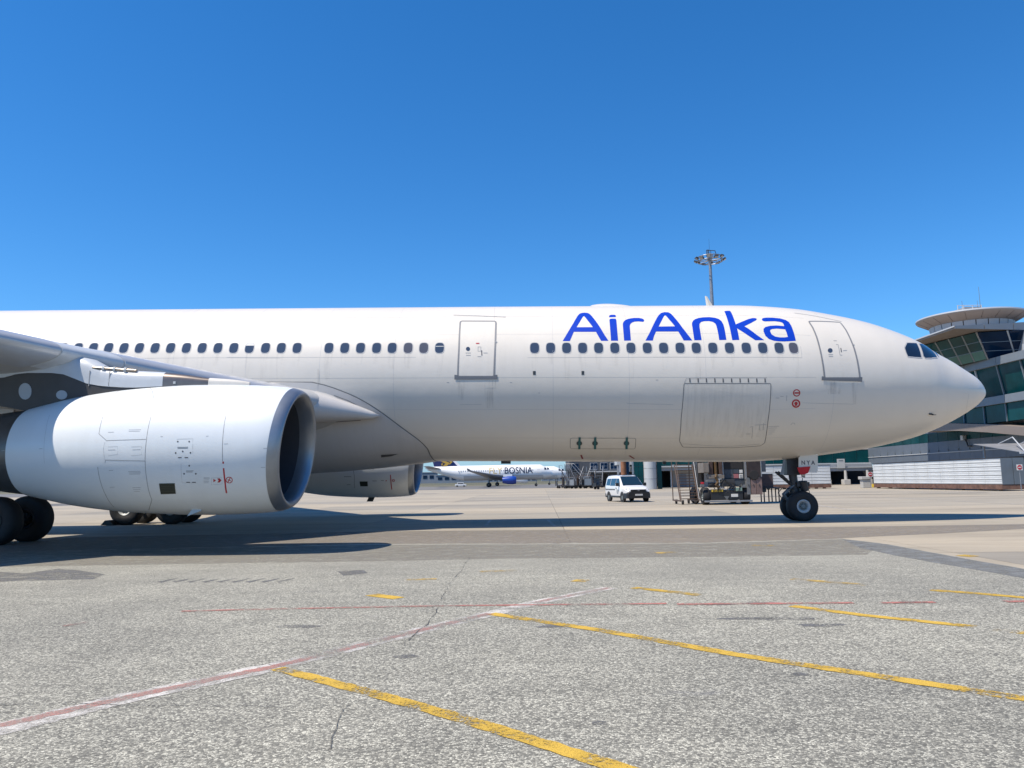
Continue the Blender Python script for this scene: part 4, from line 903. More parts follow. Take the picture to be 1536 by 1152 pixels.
# drain fin under the cowl
q0 = hit(NAC, *e7([(640, 1040)])[0]); a = put(NAC, *q0, -0.02)
fa, fb_, fc, fd = [onY(*e7([p])[0], a.y) for p in ((640, 1035), (742, 1020), (735, 1052), (585, 1110))]
MB().prism([(p.x, p.z) for p in (fa, fb_, fc, fd)], lambda p: Vector((p[0], a.y - 0.02, p[1])), lambda p: Vector((p[0], a.y + 0.02, p[1]))).build('drain_fin', mat('pale_blue_fin', (0.45, 0.54, 0.60), 0.4), eng)
# port engine marks
pm_ = MB()
for px, py in ((540, 705),): pass
ribbon(NACP, crop(380, 550, 5.486, [(820, 835), (832, 900), (834, 1000)]), 0.02, 0.004, mb=pm_)
pm_.build('cowl_seam', MATS['cowl_gap'], engp)
patch(NACP, crop(380, 550, 5.486, [(875, 944), (940, 944), (943, 984), (880, 984)]), (), 0.006).build('oil_cooler_vent', MATS['vent_mesh_dark'], engp)
r2_ = MB(); ribbon(NACP, crop(380, 550, 5.486, [(1128, 890), (1132, 940), (1140, 1010)]), 0.04, 0.005, mb=r2_); ribbon(NACP, crop(380, 550, 5.486, circ(1153, 936, 9, 9, 12)), 0.03, 0.005, closed=True, mb=r2_)
patch(NACP, crop(380, 550, 5.486, [(1090, 930), (1100, 938), (1090, 946)]), (), .005, r2_); r2_.build('red_marking', RED, engp)
t2_ = MB()
for a_, b_, y_ in ((745, 805, 905), (770, 800, 970), (950, 968, 842), (978, 992, 842), (980, 1015, 940), (1050, 1075, 936)): ribbon(NACP, crop(380, 550, 5.486, [(a_, y_), (b_, y_)]), 0.02, 0.004, mb=t2_)
t2_.build('stencil_marking', BLACKP, engp)
zb = NACP.pos(-8.2, pi); MB().frame_box(zb + Vector((-.12, -.02, .03)), (.3, 0, 0), (0, .04, 0), (-.1, 0, -.22)).build('drain_fin', GEAR, engp)

# ---- pylons
def pyl_pts(px_pts, Y): return [(lambda q: (q.x, q.z))(onY(*p, Y)) for p in px_pts]
top = pyl_pts([(400, 582), (380, 574), (345, 568), (310, 565.5), (280, 561), (245, 557.5), (200, 555), (165, 551)], -9.6)
hump = pyl_pts([(152, 547.5), (143, 541), (133, 535.5), (122, 533), (112, 534), (106, 539)], -9.55)
join = pyl_pts([(400, 590), (330, 577.5), (245, 579.5), (200, 581.5), (165, 580), (135, 576.5), (112, 568), (85, 559.5), (35, 559.5), (0, 567)], -9.73)
topl = sorted(top + hump + [(-12.4, 4.75), (-13.5, 4.62), (-15.5, 4.45), (-17.5, 4.3)]); joinl = sorted(join + [(-14.0, 4.1), (-15.5, 4.1), (-17.4, 4.25)])
def clean(L):
    o = [L[0]]
    for p in L[1:]:
        if p[0] > o[-1][0] + 0.02: o.append(p)
    return pchip([p[0] for p in o], [p[1] for p in o])
ZTOP = clean(topl); ZJ = clean(joinl)
def hw(X): return 0.36 * min(1, ((-7.15 - X) / 2.2) ** 0.55 if X < -7.15 else 0.0) * (1 if X > -14 else max(0.12, (X + 17.6) / 3.6)) + 0.012
def pylon(sgn, lab):
    Yc = sgn * ENY
    def upper(Xs, name, material, par, grow=0.0):
        rg = []
        for X in Xs:
            h = hw(X) + grow; zt = ZTOP(X) + grow; zj = min(ZJ(X), zt - 0.04); hh = zt - zj
            prof = [(-1, 0), (-1, .35), (-.97, .6), (-.86, .82), (-.6, .95), (0, 1), (.6, .95), (.86, .82), (.97, .6), (1, .35), (1, 0)]
            rg.append([Vector((X, Yc + a * h, zj + b * hh)) for a, b in prof])
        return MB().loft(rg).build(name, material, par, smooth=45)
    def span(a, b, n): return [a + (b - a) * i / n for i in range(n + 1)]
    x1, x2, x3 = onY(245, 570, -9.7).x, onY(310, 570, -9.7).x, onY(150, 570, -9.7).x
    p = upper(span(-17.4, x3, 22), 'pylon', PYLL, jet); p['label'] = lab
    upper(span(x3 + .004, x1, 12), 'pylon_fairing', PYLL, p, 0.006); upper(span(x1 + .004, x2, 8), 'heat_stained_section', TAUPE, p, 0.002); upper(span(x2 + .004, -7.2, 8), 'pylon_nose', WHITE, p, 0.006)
    rg = []
    for X in span(-17.3, -7.6, 40):
        h = hw(X) - 0.012; zj = min(ZJ(X), ZTOP(X) - .04) - 0.004; r = NAC.rad(max(X, -12.5)); zb_ = NAC.zc(X) + (r - 0.12 if X > -12.5 else r - 0.12 + (-12.5 - X) * 0.20)
        zb_ = min(zb_, zj - 0.01); rg.append([Vector((X, Yc - h, zj)), Vector((X, Yc + h, zj)), Vector((X, Yc + h, zb_)), Vector((X, Yc - h, zb_))])
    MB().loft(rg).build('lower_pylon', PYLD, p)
    if sgn < 0:
        for (cx, cy, rx, ry) in ((38, 587, 9.6, 12.4), (92.8, 592.4, 8.2, 6.9)):
            P = [onY(x, y, Yc - 0.36) for x, y in circ(cx, cy, rx, ry, 20)]
            MB().prism([(q.x, q.z) for q in P], lambda q: Vector((q[0], Yc - 0.372, q[1])), lambda q: Vector((q[0], Yc - 0.33, q[1]))).build('oval_access_cover', mat('pale_cover', (0.42, 0.46, 0.50), 0.4), p)
        g0 = onY(140, 552, Yc - .3); g1 = onY(205, 556.5, Yc - .3)
        MB().tube(g0, g1, 0.055, 0.045, 10).build('bare_metal_strip', WARMM, p, smooth=40)
        for k in range(3):
            c0 = g0.lerp(g1, 0.25 + 0.25 * k); MB().tube(c0 - Vector((.03, 0, .0)), c0 + Vector((.03, 0, 0)), 0.066, 0.066, 10).build('clamp', RIMW, p)
        sb = onY(262, 574, Yc - .33); MB().box(sb.x - .03, sb.x + .03, Yc - .352, Yc - .30, sb.z - .03, sb.z + .03).build('access_cover', RIMW, p)
        for px in (165, 135): 
            a0 = onY(px, 556, Yc - .372); a1 = onY(px - 2, 579, Yc - .372); MB().beam(a0, a1, 0.02, 0.012).build('pylon_seam', MATS['cowl_gap'], p)
    return p
pylon(-1, 'near pylon carrying the starboard engine'); pylon(1, 'far pylon carrying the port engine')

# ---- landing gear
def gz(X): return X * tan(TILT)           # local height of the ground under the aircraft
def wheel(c, R, wd, rim_r, name='wheel', rmat=None):
    """tyre (the part itself) with its rim; axle along y"""
    h = wd / 2; s = R
    t = MB().lathe([(-h * .82, rim_r), (-h, rim_r + .06), (-h * 1.0, R * .80), (-h * .90, R * .92), (-h * .62, R * .985), (-h * .2, R), (h * .2, R), (h * .62, R * .985), (h * .90, R * .92), (h, R * .80), (h, rim_r + .06), (h * .82, rim_r)], c, 'y', 40).build(name, TYRE, jet, smooth=45)
    for sg in (-1, 1):
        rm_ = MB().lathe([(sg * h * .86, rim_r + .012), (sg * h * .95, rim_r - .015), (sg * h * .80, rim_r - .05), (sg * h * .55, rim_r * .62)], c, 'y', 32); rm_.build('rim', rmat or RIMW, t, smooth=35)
        hb = MB().lathe([(sg * h * .545, rim_r * .63), (sg * h * .50, rim_r * .40), (sg * h * .72, rim_r * .36), (sg * h * .80, rim_r * .26), (sg * h * .80, 0.005)], c, 'y', 24)
        for k in range(9):
            a = 2 * pi * k / 9; cc = Vector(c) + Vector((cos(a) * rim_r * .52, sg * h * .55, sin(a) * rim_r * .52)); hb.tube(cc - Vector((0, .03 * sg, 0)), cc + Vector((0, .05 * sg, 0)), rim_r * .085, n=8)
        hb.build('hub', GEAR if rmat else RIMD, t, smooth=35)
    return t
NX_ = 9.12; zg = gz(NX_); RN = 0.53
for s in (-1, 1): wheel((NX_, s * 0.36, zg + RN - 0.012), RN, 0.40, 0.225)
leg = MB().tube((NX_ - 0.02, 0, zg + 0.42), (NX_ - 0.10, 0, zg + 1.05), 0.075).tube((NX_, -.36, zg + RN), (NX_, .36, zg + RN), 0.07)
leg.tube((NX_ - .04, -.02, zg + .62), (NX_ - .04, .02, zg + .62), .13, n=16).build('nose_gear_piston', CHROME, jet, smooth=40)
up = MB().tube((NX_ - .10, 0, zg + 1.0), (NX_ - .26, 0, 2.75), 0.14, 0.16, 14).tube((NX_ - .10, 0, zg + .98), (NX_ - .12, 0, zg + 1.12), 0.19, n=14)
up.box(NX_ - .42, NX_ + .02, -.22, .22, 1.75, 2.5)
up.build('nose_gear_strut', GEAR, jet, smooth=40)
MB().tube((NX_ - .30, -.10, zg + .62), (NX_ - .52, -.10, zg + .92), .03).tube((NX_ - .52, -.10, zg + .92), (NX_ - .16, -.10, zg + 1.25), .035).tube((NX_ - .30, .10, zg + .62), (NX_ - .52, .10, zg + .92), .03).tube((NX_ - .52, .10, zg + .92), (NX_ - .16, .10, zg + 1.25), .035).build('torque_link', GEARL, jet, smooth=40)
MB().tube((NX_ - .72, -.16, zg + 1.72), (NX_ - .14, -.05, zg + 1.18), .04).tube((NX_ - .72, .16, zg + 1.72), (NX_ - .14, .05, zg + 1.18), .04).build('drag_brace', GEAR, jet, smooth=40)
MB().tube((NX_ + .18, -.20, zg + 1.05), (NX_ + .12, -.26, zg + 1.38), .12, .13, 12).tube((NX_ + .12, .26, zg + 1.38), (NX_ + .18, .20, zg + 1.05), .12, .13, 12).box(NX_ - .10, NX_ + .34, -.24, .24, zg + 1.20, zg + 1.36).build('steering_unit', GEAR, jet, smooth=40)
hs_ = MB().path([(NX_ - .20, -.2, zg + 1.1), (NX_ - .62, -.26, zg + 1.16), (NX_ - .78, -.26, zg + .98), (NX_ - .62, -.2, zg + .74), (NX_ - .3, -.12, zg + .6)], .014, 6).path([(NX_ + .1, -.25, zg + 1.5), (NX_ + .02, -.28, zg + 1.1), (NX_ + .06, -.2, zg + .75)], .014, 6).path([(NX_ + .28, -.2, zg + 1.25), (NX_ + .34, -.2, zg + .95), (NX_ + .2, -.15, zg + .8)], .012, 6)
hs_.build('hydraulic_hose', PLAST, jet, smooth=40)
lp = MB().tube((NX_ + .05, -.30, zg + 1.62), (NX_ + .16, -.32, zg + 1.62), .09, .11, 14); lp.build('taxi_light', LAMPG, jet, smooth=40)
Yd = -0.62
def dp(px, py, Y=Yd): q = onY(px, py, Y); return (q.x, q.z)
dpoly = [dp(*p) for p in crop(1160, 680, 9.6, [(366, 60), (385, 40), (410, 30), (520, 12), (640, -14), (640, 262), (628, 274), (500, 272), (366, 200)])]
nd = MB().prism(dpoly, lambda p: Vector((p[0], Yd, p[1])), lambda p: Vector((p[0], Yd + 0.05, p[1]))).build('gear_door', WHITE, jet, label='nose gear door lettered NYA')
d2o = MB().prism(dpoly, lambda p: Vector((p[0], -Yd, p[1])), lambda p: Vector((p[0], -Yd - 0.05, p[1]))).build('gear_door', WHITE, jet)
MB().prism([dp(*p) for p in crop(1160, 680, 9.6, [(150, 90), (172, 92), (150, 300), (104, 306)])], lambda p: Vector((p[0], Yd, p[1])), lambda p: Vector((p[0], Yd + 0.04, p[1]))).build('gear_door', GEARL, jet, label='small grey door behind the nose gear leg')
MB().prism([dp(*p, Yd - .05) for p in crop(1160, 680, 9.6, [(345, 202), (440, 196), (535, 188), (516, 245), (500, 285), (440, 305), (390, 306), (365, 260)])], lambda p: Vector((p[0], Yd - 0.05, p[1])), lambda p: Vector((p[0], Yd - 0.02, p[1]))).build('red_flag', REDFAB, jet, label='red warning flag hung on the nose gear')
def text_mesh(body, size, ext=0.0, bold=0.0):
    cu = bpy.data.curves.new('lettering', 'FONT'); cu.body = body; cu.size = size; cu.align_x = 'CENTER'; cu.align_y = 'CENTER'; cu.extrude = ext; cu.resolution_u = 3; cu.offset = bold
    o = bpy.data.objects.new('tmp', cu); COL.objects.link(o); dg = bpy.context.evaluated_depsgraph_get(); me = bpy.data.meshes.new_from_object(o.evaluated_get(dg)); bpy.data.objects.remove(o); return me
tm = text_mesh('N Y A', 0.195, 0.0, 0.006)
for v in tm.vertices: v.co = Vector((v.co.x * 0.92, -0.0, v.co.y))
to = bpy.data.objects.new('lettering', tm); COL.objects.link(to); to.parent = nd; tm.materials.append(BLACKP)
q = onY(1212, 694.3, Yd); to.location = (q.x, Yd - 0.004, q.z)
# main gear
MX = -16.70
for s in (-1, 1):
    zg = gz(MX); RM = 0.70
    for dx in (-0.99, 0.99):
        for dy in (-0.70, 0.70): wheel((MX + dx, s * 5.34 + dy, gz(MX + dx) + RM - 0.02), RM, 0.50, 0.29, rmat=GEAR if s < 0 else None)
    MB().beam((MX - 1.05, s * 5.34, zg + RM), (MX + 1.05, s * 5.34, zg + RM), .22, .26).tube((MX - .99, s * 5.34 - .7, zg + RM), (MX - .99, s * 5.34 + .7, zg + RM), .09).tube((MX + .99, s * 5.34 - .7, zg + RM), (MX + .99, s * 5.34 + .7, zg + RM), .09).build('bogie_beam', GEAR, jet, smooth=40)
    MB().tube((MX, s * 5.34, zg + RM), (MX, s * 5.3, 2.2), .15, .16, 14).tube((MX, s * 5.3, 2.1), (MX - .1, s * 5.2, 3.9), .24, .26, 14).build('main_gear_leg', GEARL, jet, smooth=40)
    MB().tube((MX, s * 5.3, 1.9), (MX, s * 3.2, 3.2), .08).tube((MX, s * 5.3, 2.0), (MX + 1.5, s * 5.2, 3.6), .07).build('side_brace', GEARL, jet, smooth=40)
    MB().box(MX - 1.1, MX + 1.1, s * 5.85 - .03, s * 5.85 + .03, 2.0, 3.9).build('gear_door', FAIRW, jet)
    hz_ = MB()
    for k in range(4): hz_.path([(MX + .12 * k - .2, s * 5.34 - .3, zg + .95), (MX + .1 * k - .1, s * 5.34 - .38, zg + 1.3), (MX + .05, s * 5.34 - .2, 2.2)], .02, 6)
    hz_.build('hydraulic_hose', PLAST, jet, smooth=40)
# wheel chock behind/front of the port bogie
ck = gp(172, 788); ch = MB().prism([(-.28, 0), (.28, 0), (.10, .2), (-.10, .2)], lambda p: Vector((p[0], -.5, p[1])), lambda p: Vector((p[0], .5, p[1]))).build('wheel_chock', PLAST, bevel=0.015)
tag(ch, 'black wheel chock wedged at the far main wheels under the engine', 'chock'); ch.location = (-18.25, 4.64, 0.02)

# ================================================================== BUILDINGS
def site_thing(name, label, cat, l, d, group=None, rot=0.0):
    return thing(name, label, cat, cg(l, d, 0), (0, 0, YAW + rot), group)
def onl(px, py, l):                        # sight line meets the plane l = const -> (d, z)
    r = ray(px, py); p = CAM + r * (l / r.dot(R0)); return (p - CAM).dot(FH), p.z
def ond(px, py, d):
    p = pd(px, py, d); return (p - CAM).dot(R0), p.z

# ---- terminal with the round roof
TL, TD = 55.5, 88.0
term = site_thing('terminal_building', 'glazed terminal building with a round flared roof, behind the nose of the big airliner', 'terminal', TL, TD)
def B(l0, l1, d0, d1, z0, z1, mb=None): return (mb or MB()).box(l0 - TL, l1 - TL, d0 - TD, d1 - TD, z0, z1)
def V(l, d, z): return Vector((l - TL, d - TD, z))
def pane(name, a, b, c, d_, material, par, th=0.05):
    a, b, c, d_ = map(Vector, (a, b, c, d_)); n = (b - a).cross(d_ - a).normalized() * th
    return MB().add([a, b, c, d_, a + n, b + n, c + n, d_ + n], [(0, 1, 2, 3), (7, 6, 5, 4), (0, 4, 5, 1), (1, 5, 6, 2), (2, 6, 7, 3), (3, 7, 4, 0)]).build(name, material, par)
B(57.5, 76, 72, 104, 7.3, 17.3).build('core_block', CLADG, term)
bays = [74.5 + 4.1 * k for k in range(8)]
for d0, d1 in zip(bays[:-1], bays[1:]):
    for z0, z1, l0, l1 in ((7.3, 9.32, 55.9, 55.9), (10.25, 13.62, 55.9, 55.3)):
        pane('glass_pane', V(l0, d0 + .05, z0), V(l0, d1 - .05, z0), V(l1, d1 - .05, z1), V(l1, d0 + .05, z1), TGLASS, term)
    MB().beam(V(55.80, d0, 7.25), V(55.80, d0, 9.35), .14, .12).build('mullion', MULLG, term)
    MB().beam(V(55.80, d0, 10.2), V(55.2, d0, 13.65), .15, .15).build('mullion', MULL if abs(d0 - 90.9) < 0.5 else MULLG, term)
for d0 in (74, 80.2, 86.4, 92.6):
    B(55.5, 57.4, d0 + .03, d0 + 6.17, 9.32, 10.25).build('spandrel_panel', BANDG, term, bevel=.03)
    B(54.9, 57.4, d0 + .03, d0 + 6.17, 13.62, 14.55).build('spandrel_panel', BANDG, term, bevel=.03)
for z_, dd in ((12.8, (76, 83)), (12.6, (84.5, 90)), (8.7, (78, 83)), (8.75, (87, 90.4))):
    B(56.2, 56.3, dd[0], dd[1], z_, z_ + .35).build('ceiling_light_strip', GGLASS, term)
for a, b in (((86.5, 10.4), (90, 12.4)), ((80, 10.6), (84, 13))): MB().beam(V(56.4, a[0], a[1]), V(56.4, b[0], b[1]), .14, .14).build('brace', MULLG, term)
# glazed prow storey, leaning outwards
lB, zB = ond(1482, 540, 87.5); lBt, zBt = ond(1464.5, 499, 86.0)
bot = [V(53.0, 100, 14.5), V(lB, 87.5, 14.5), V(63, 85.5, 14.5)]
topp = [V(50.3, 98.6, 17.4), V(lBt, 86.0, 17.4), V(62, 83.9, 17.4)]
for (p0, p1, q0, q1, nb, rows, side) in ((bot[0], bot[1], topp[0], topp[1], 6, (0, .34, .66, 1), 0), (bot[1], bot[2], topp[1], topp[2], 3, (0, .3, .62, 1), 1)):
    def P(u, v): return (p0.lerp(p1, u)).lerp(q0.lerp(q1, u), v)
    for i in range(nb):
        for r0_, r1_ in zip(rows[:-1], rows[1:]):
            e = .012
            pane('glass_pane', P(i / nb + e, r0_ + e), P((i + 1) / nb - e, r0_ + e), P((i + 1) / nb - e, r1_ - e), P(i / nb + e, r1_ - e), (GGLASS if r0_ == 0 and side == 0 and i >= 3 else BGLASS if side else TGLASS), term)
    for i in range(nb + 1):
        MB().beam(P(i / nb, 0), P(i / nb, 1), .16, .14).build('mullion', MULL if i in (0, nb) or side else MULLG, term)
    for r_ in rows[1:-1]: MB().beam(P(0, r_), P(1, r_), .10, .12).build('transom', MULLG, term)
pp = [bot[0], bot[1], bot[2], V(63, 100, 14.5)]; qq = [topp[0], topp[1], topp[2], V(63, 100, 17.4)]
cen = V(60, 95, 0)
def shrink(p): c = Vector((cen.x, cen.y, p.z)); return c + (p - c) * .93
MB().loft([[shrink(p) for p in pp], [shrink(p) for p in qq]]).build('prow_interior', mat('dim_room', (0.03, 0.045, 0.05), 0.8), term)
pane('parapet', V(56.6, 84.2, 14.5), V(63, 82.4, 14.5), V(63, 82.4, 16.2), V(56.6, 84.2, 15.6), CLADL, term, .3)
# roof slab with folded fascia
rc = [(49.2, 84.0), (64.0, 86.6), (64.0, 108.0), (49.2, 104.0)]; zt_ = [17.75, 18.75, 18.75, 17.75]
MB().add([V(l, d, 17.46) for l, d in rc] + [V(l, d, z) for (l, d), z in zip(rc, zt_)], [(3, 2, 1, 0), (4, 5, 6, 7), (0, 1, 5, 4), (1, 2, 6, 5), (2, 3, 7, 6), (3, 0, 4, 7)]).build('roof_slab', SOFF, term)
for k in range(4):
    a = k / 4; b = (k + 1) / 4 - .006; f = lambda u: (49.2 + 14.8 * u, 84.0 + 2.6 * u - .04, 17.46, 17.76 + 1.0 * u)
    A_, B_ = f(a), f(b); pane('fascia_panel', V(A_[0], A_[1], A_[2]), V(B_[0], B_[1], B_[2]), V(B_[0], B_[1], B_[3]), V(A_[0], A_[1], A_[3]), BANDG, term, .03)
MB().beam(V(49.16, 84, 17.72), V(49.16, 104, 17.72), .1, .14).build('eaves_edge', MULL, term)
# round roof
dc = (55.9 - TL, 92.0 - TD, 0)
MB().lathe([(17.8, 4.2), (19.3, 4.4)], dc, 'z', 48).build('drum', SOFFD, term, smooth=40)
for k in range(22):
    a0 = 2 * pi * k / 22 + .012; a1 = 2 * pi * (k + 1) / 22 - .012; ring_ = []
    for z_, r_ in ((17.8, 4.26), (19.26, 4.48)):
        ring_.append([Vector((dc[0] + cos(a) * rr, dc[1] + sin(a) * rr, z_)) for rr in (r_, r_ + .05) for a in ((a0, (a0 + a1) / 2, a1) if rr == r_ else (a1, (a0 + a1) / 2, a0))])
    MB().loft(ring_).build('drum_panel', CLADL, term)
MB().lathe([(19.24, 4.4), (19.36, 4.65), (20.0, 5.84), (20.12, 5.92)], dc, 'z', 60).build('round_soffit', mat('pale_taupe_soffit', (0.42, 0.36, 0.32), .6, var=.06, scale=.5), term, smooth=30)
MB().lathe([(20.11, 5.93), (20.16, 5.96), (20.30, 5.94), (20.34, 5.8), (20.42, 0.01)], dc, 'z', 60).build('round_roof', MULL, term, smooth=30)
for k in range(20):
    a = 2 * pi * k / 20; MB().beam(Vector((dc[0] + cos(a) * 4.7, dc[1] + sin(a) * 4.7, 19.37)), Vector((dc[0] + cos(a) * 5.8, dc[1] + sin(a) * 5.8, 19.975)), .03, .03).build('soffit_joint', SOFFD, term)
for px0, px1, d_, z1 in ((1433, 1446, 92.5, 21.15), (1446.5, 1457.5, 91.5, 21.55), (1460, 1471.5, 91.5, 21.55)):
    B(ond(px0, 460, d_)[0], ond(px1, 460, d_)[0], d_, d_ + 2.2, 20.35, z1).build('rooftop_unit', CLADG, term, bevel=.04)
for px in (1436.5, 1443.5, 1445.5, 1458.5, 1472): MB().tube(V(ond(px, 460, 91)[0], 91, 20.3), V(ond(px, 460, 91)[0], 91, 21.65), .05, n=6).build('rail_post', MULL, term)
MB().tube(V(ond(1436, 460, 91)[0], 91, 21.6), V(ond(1472, 460, 91)[0], 91, 21.6), .04, n=6).build('rail', MULL, term)
for px, z1 in ((1470.5, 24.0), (1443.5, 22.3), (1466.5, 22.3)): MB().tube(V(ond(px, 460, 91.5)[0], 91.5, 20.3), V(ond(px, 460, 91.5)[0], 91.5, z1), .045, .02, 6).build('roof_aerial', MULLG, term)
# inclined walkway along the facade
wk = [onl(*p, 54.6) for p in ((1395, 635.5), (1425, 635), (1480, 636.5), (1536, 640.5), (1640, 649))]; wb = [onl(*p, 54.6) for p in ((1640, 666), (1536, 653.5), (1480, 648.5), (1440, 646.3), (1403, 646.5), (1380, 649))]
MB().prism(wk + wb, lambda p: V(54.6, p[0], p[1]), lambda p: V(57.4, p[0], p[1])).build('inclined_walkway', SOFF, term)
for a, b in ((0, 0), (0, 1)): pass
# lower block: glass ribbon, cladding, open undercroft
zg0 = onl(1447, 659, 58)[1]; zl0 = onl(1448, 676.7, 58)[1]; zu = 3.35
B(58.05, 76, 74, 127.8, zu, 7.25).build('lower_block', CLADS, term)
k = 0; d0 = 74.0
while d0 < 127:
    pane('glass_pane', V(57.98, d0 + .04, zg0), V(57.98, d0 + 2.36, zg0), V(57.98, d0 + 2.36, 7.1), V(57.98, d0 + .04, 7.1), TGLASS, term)
    B(57.95, 58.04, d0 + .015, d0 + 2.385, zl0 + .06, zg0 - .03).build('cladding_panel', CLADS, term)
    B(57.95, 58.04, d0 + .015, d0 + 2.385, zu, zl0 - .06).build('cladding_panel', CLADS, term)
    B(57.80, 57.94, d0 - .05, d0 + .05, zl0 + .2, zl0 + .42).build('bracket', MULLG, term)
    d0 += 2.4
B(57.86, 58.0, 74, 127.8, zl0 - .05, zl0 + .05).build('ledge', CLADL, term)
B(57.7, 57.9, 127.4, 127.8, zu - .1, 6.2).build('corner_post', MULL, term)
for d0 in (80, 88, 96, 104, 112, 120): MB().tube(V(59.2, d0, 0), V(59.2, d0, zu), .35, n=14).build('column', CONCW, term, smooth=40)
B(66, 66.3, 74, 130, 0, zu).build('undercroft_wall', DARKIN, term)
# pipe and lamp on the cladding
pdz = [onl(x, y, 57.7) for x, y in ((1446, 657), (1450, 663), (1452, 669), (1457, 669))]
MB().path([V(57.7, *p) for p in pdz], .09, 8).build('drain_pipe', PLAST, term, smooth=40)
q = onl(1442, 656.5, 57.5); B(57.4, 57.9, q[0] - .45, q[0] + .1, q[1] - .35, q[1] + .3).build('flood_light', LAMPG, term, bevel=.05)
# ---- rear wing facing the apron
wing_b = site_thing('terminal_wing', 'low grey terminal wing with a teal glass band behind the nose wheel', 'terminal', 40, 126)
def B2(l0, l1, d0, d1, z0, z1): return MB().box(l0 - 40, l1 - 40, d0 - 126, d1 - 126, z0, z1)
B2(19, 58, 126.3, 142, 2.75, 8.5).build('upper_block', CLADG, wing_b)
for k in range(20):
    l0 = 19 + k * 1.95; B2(l0 + .04, l0 + 1.91, 126.15, 126.28, 3.55, 5.6).build('glass_pane', TGLASS, wing_b)
    B2(l0 + .02, l0 + 1.93, 126.10, 126.28, 5.66, 8.5).build('cladding_panel', CLADL if k % 3 else CLADG, wing_b)
B2(19, 58, 125.6, 126.28, 3.30, 3.52).build('beam', CLADL, wing_b)
B2(19, 45, 126.0, 126.28, 2.76, 3.28).build('fascia', CLADG, wing_b); B2(45.05, 58, 125.2, 126.28, 2.2, 3.28).build('fascia', CLADG, wing_b); B2(45.05, 58, 125.05, 125.18, 2.72, 2.86).build('ledge', CLADL, wing_b)
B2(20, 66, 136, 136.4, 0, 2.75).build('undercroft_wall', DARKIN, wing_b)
B2(26, 34, 127.2, 127.5, 0, 2.75).build('ground_floor_wall', mat('shaded_grey_wall', (0.30, 0.30, 0.30), .8, var=.1), wing_b)
for l0 in (27.2, 29.6, 31.8): B2(l0, l0 + 1.1, 127.1, 127.18, 0.02, 2.1).build('door', BLUEGREY, wing_b)
for l0 in (20.2, 23.2, 25.6, 34.6, 38.5): B2(l0, l0 + .3, 126.4, 126.7, 0, 2.75).build('column', CLADL, wing_b)
for px in (1240.5, 1269, 1302):
    l0 = ond(px, 720, 124.5)[0]; MB().tube(Vector((l0 - 40, -1.5, .8)), Vector((l0 - 40, -1.5, 2.3)), .26, .20, 12).build('column', CONCW, wing_b, smooth=40)
    MB().box(l0 - 40 - .55, l0 - 40 + .5, -2.1, -.9, 0, .85).build('column_base', CONCW, wing_b, bevel=.08)
sb_ = site_thing('notice_board', 'pale blank notice board on the grey fascia right of the nose gear door', 'sign', ond(1261.5, 693, 124.8)[0], 124.8)
MB().box(-.62, .62, 0, .08, 3.55 - .9, 4.15).build('board', CLADL, sb_, bevel=.02); MB().box(-.35, .35, -.02, -.002, 3.8, 3.95).build('heading_strip', MULLG, sb_)

# ---- white panelled enclosures on rusty bases
def enclosure(label, l0, d0, length, along_l=False, end_dark=True, zt=2.78):
    r = site_thing('panel_enclosure', label, 'enclosure', l0, d0, 'white panelled enclosures', rot=(pi / 2 if along_l else 0))
    W_ = 2.0; rows = 6; cols = max(3, round(length / 2.25)); h = (zt - .58) / rows; cw_ = length / cols
    MB().box(.06, W_ - .06, .05, length - .05, .5, zt - .06).build('frame', STEELD, r)
    first = {}
    for i in range(rows):
        for k in range(cols):
            nm = 'panel'
            if 'm' not in first:
                mb = MB(); n = 5; vs = []; hh = h - .035; 
                prof = [(0, 0), (-.015, hh * .25), (0, hh * .5), (-.015, hh * .75), (0, hh)]
                mb.add([Vector((x, y, z)) for y in (.012, cw_ - .012) for x, z in prof] + [Vector((.05, y, z)) for y in (.012, cw_ - .012) for z in (0, hh)], [(j, j + 1, n + j + 1, n + j) for j in range(n - 1)] + [(10, 0, 5, 12), (4, 11, 13, 9), (0, 10, 11, 4, 3, 2, 1), (5, 6, 7, 8, 9, 13, 12)])
                o = mb.build(nm, PLANKW, r); first['m'] = o.data
            else:
                o = bpy.data.objects.new(nm, first['m']); COL.objects.link(o); o.parent = r
            o.location = (random.uniform(-.008, .008), k * cw_, .58 + i * h)
    for i in range(2): MB().box(.02 + i * (W_ / 2), W_ / 2 - .02 + i * (W_ / 2), -.03, .04, .55, zt - .02).build('end_sheet', PLANKE, r)
    MB().box(-.04, W_ + .02, .0, length, .12, .53).build('base_beam', RUST, r, bevel=.02)
    MB().box(-.05, W_ + .02, length + .005, length + .5, .10, .5).build('bumper', YELP, r, bevel=.02)
    for k in range(9): MB().box(.05, .35, .6 + k * (length - 1.4) / 8, .9 + k * (length - 1.4) / 8, 0, .118).build('foot', STEELD, r)
    MB().box(-.06, W_, 0, length, zt - .02, zt + .04).build('top_rail', STEELD, r)
    return r
enclosure('long white panelled enclosure on a rusty base in front of the terminal', 41.0, 65.2, 23.2)
enclosure('short white panelled enclosure standing behind the nose gear', 37.6, 92.0, 9.0, True)
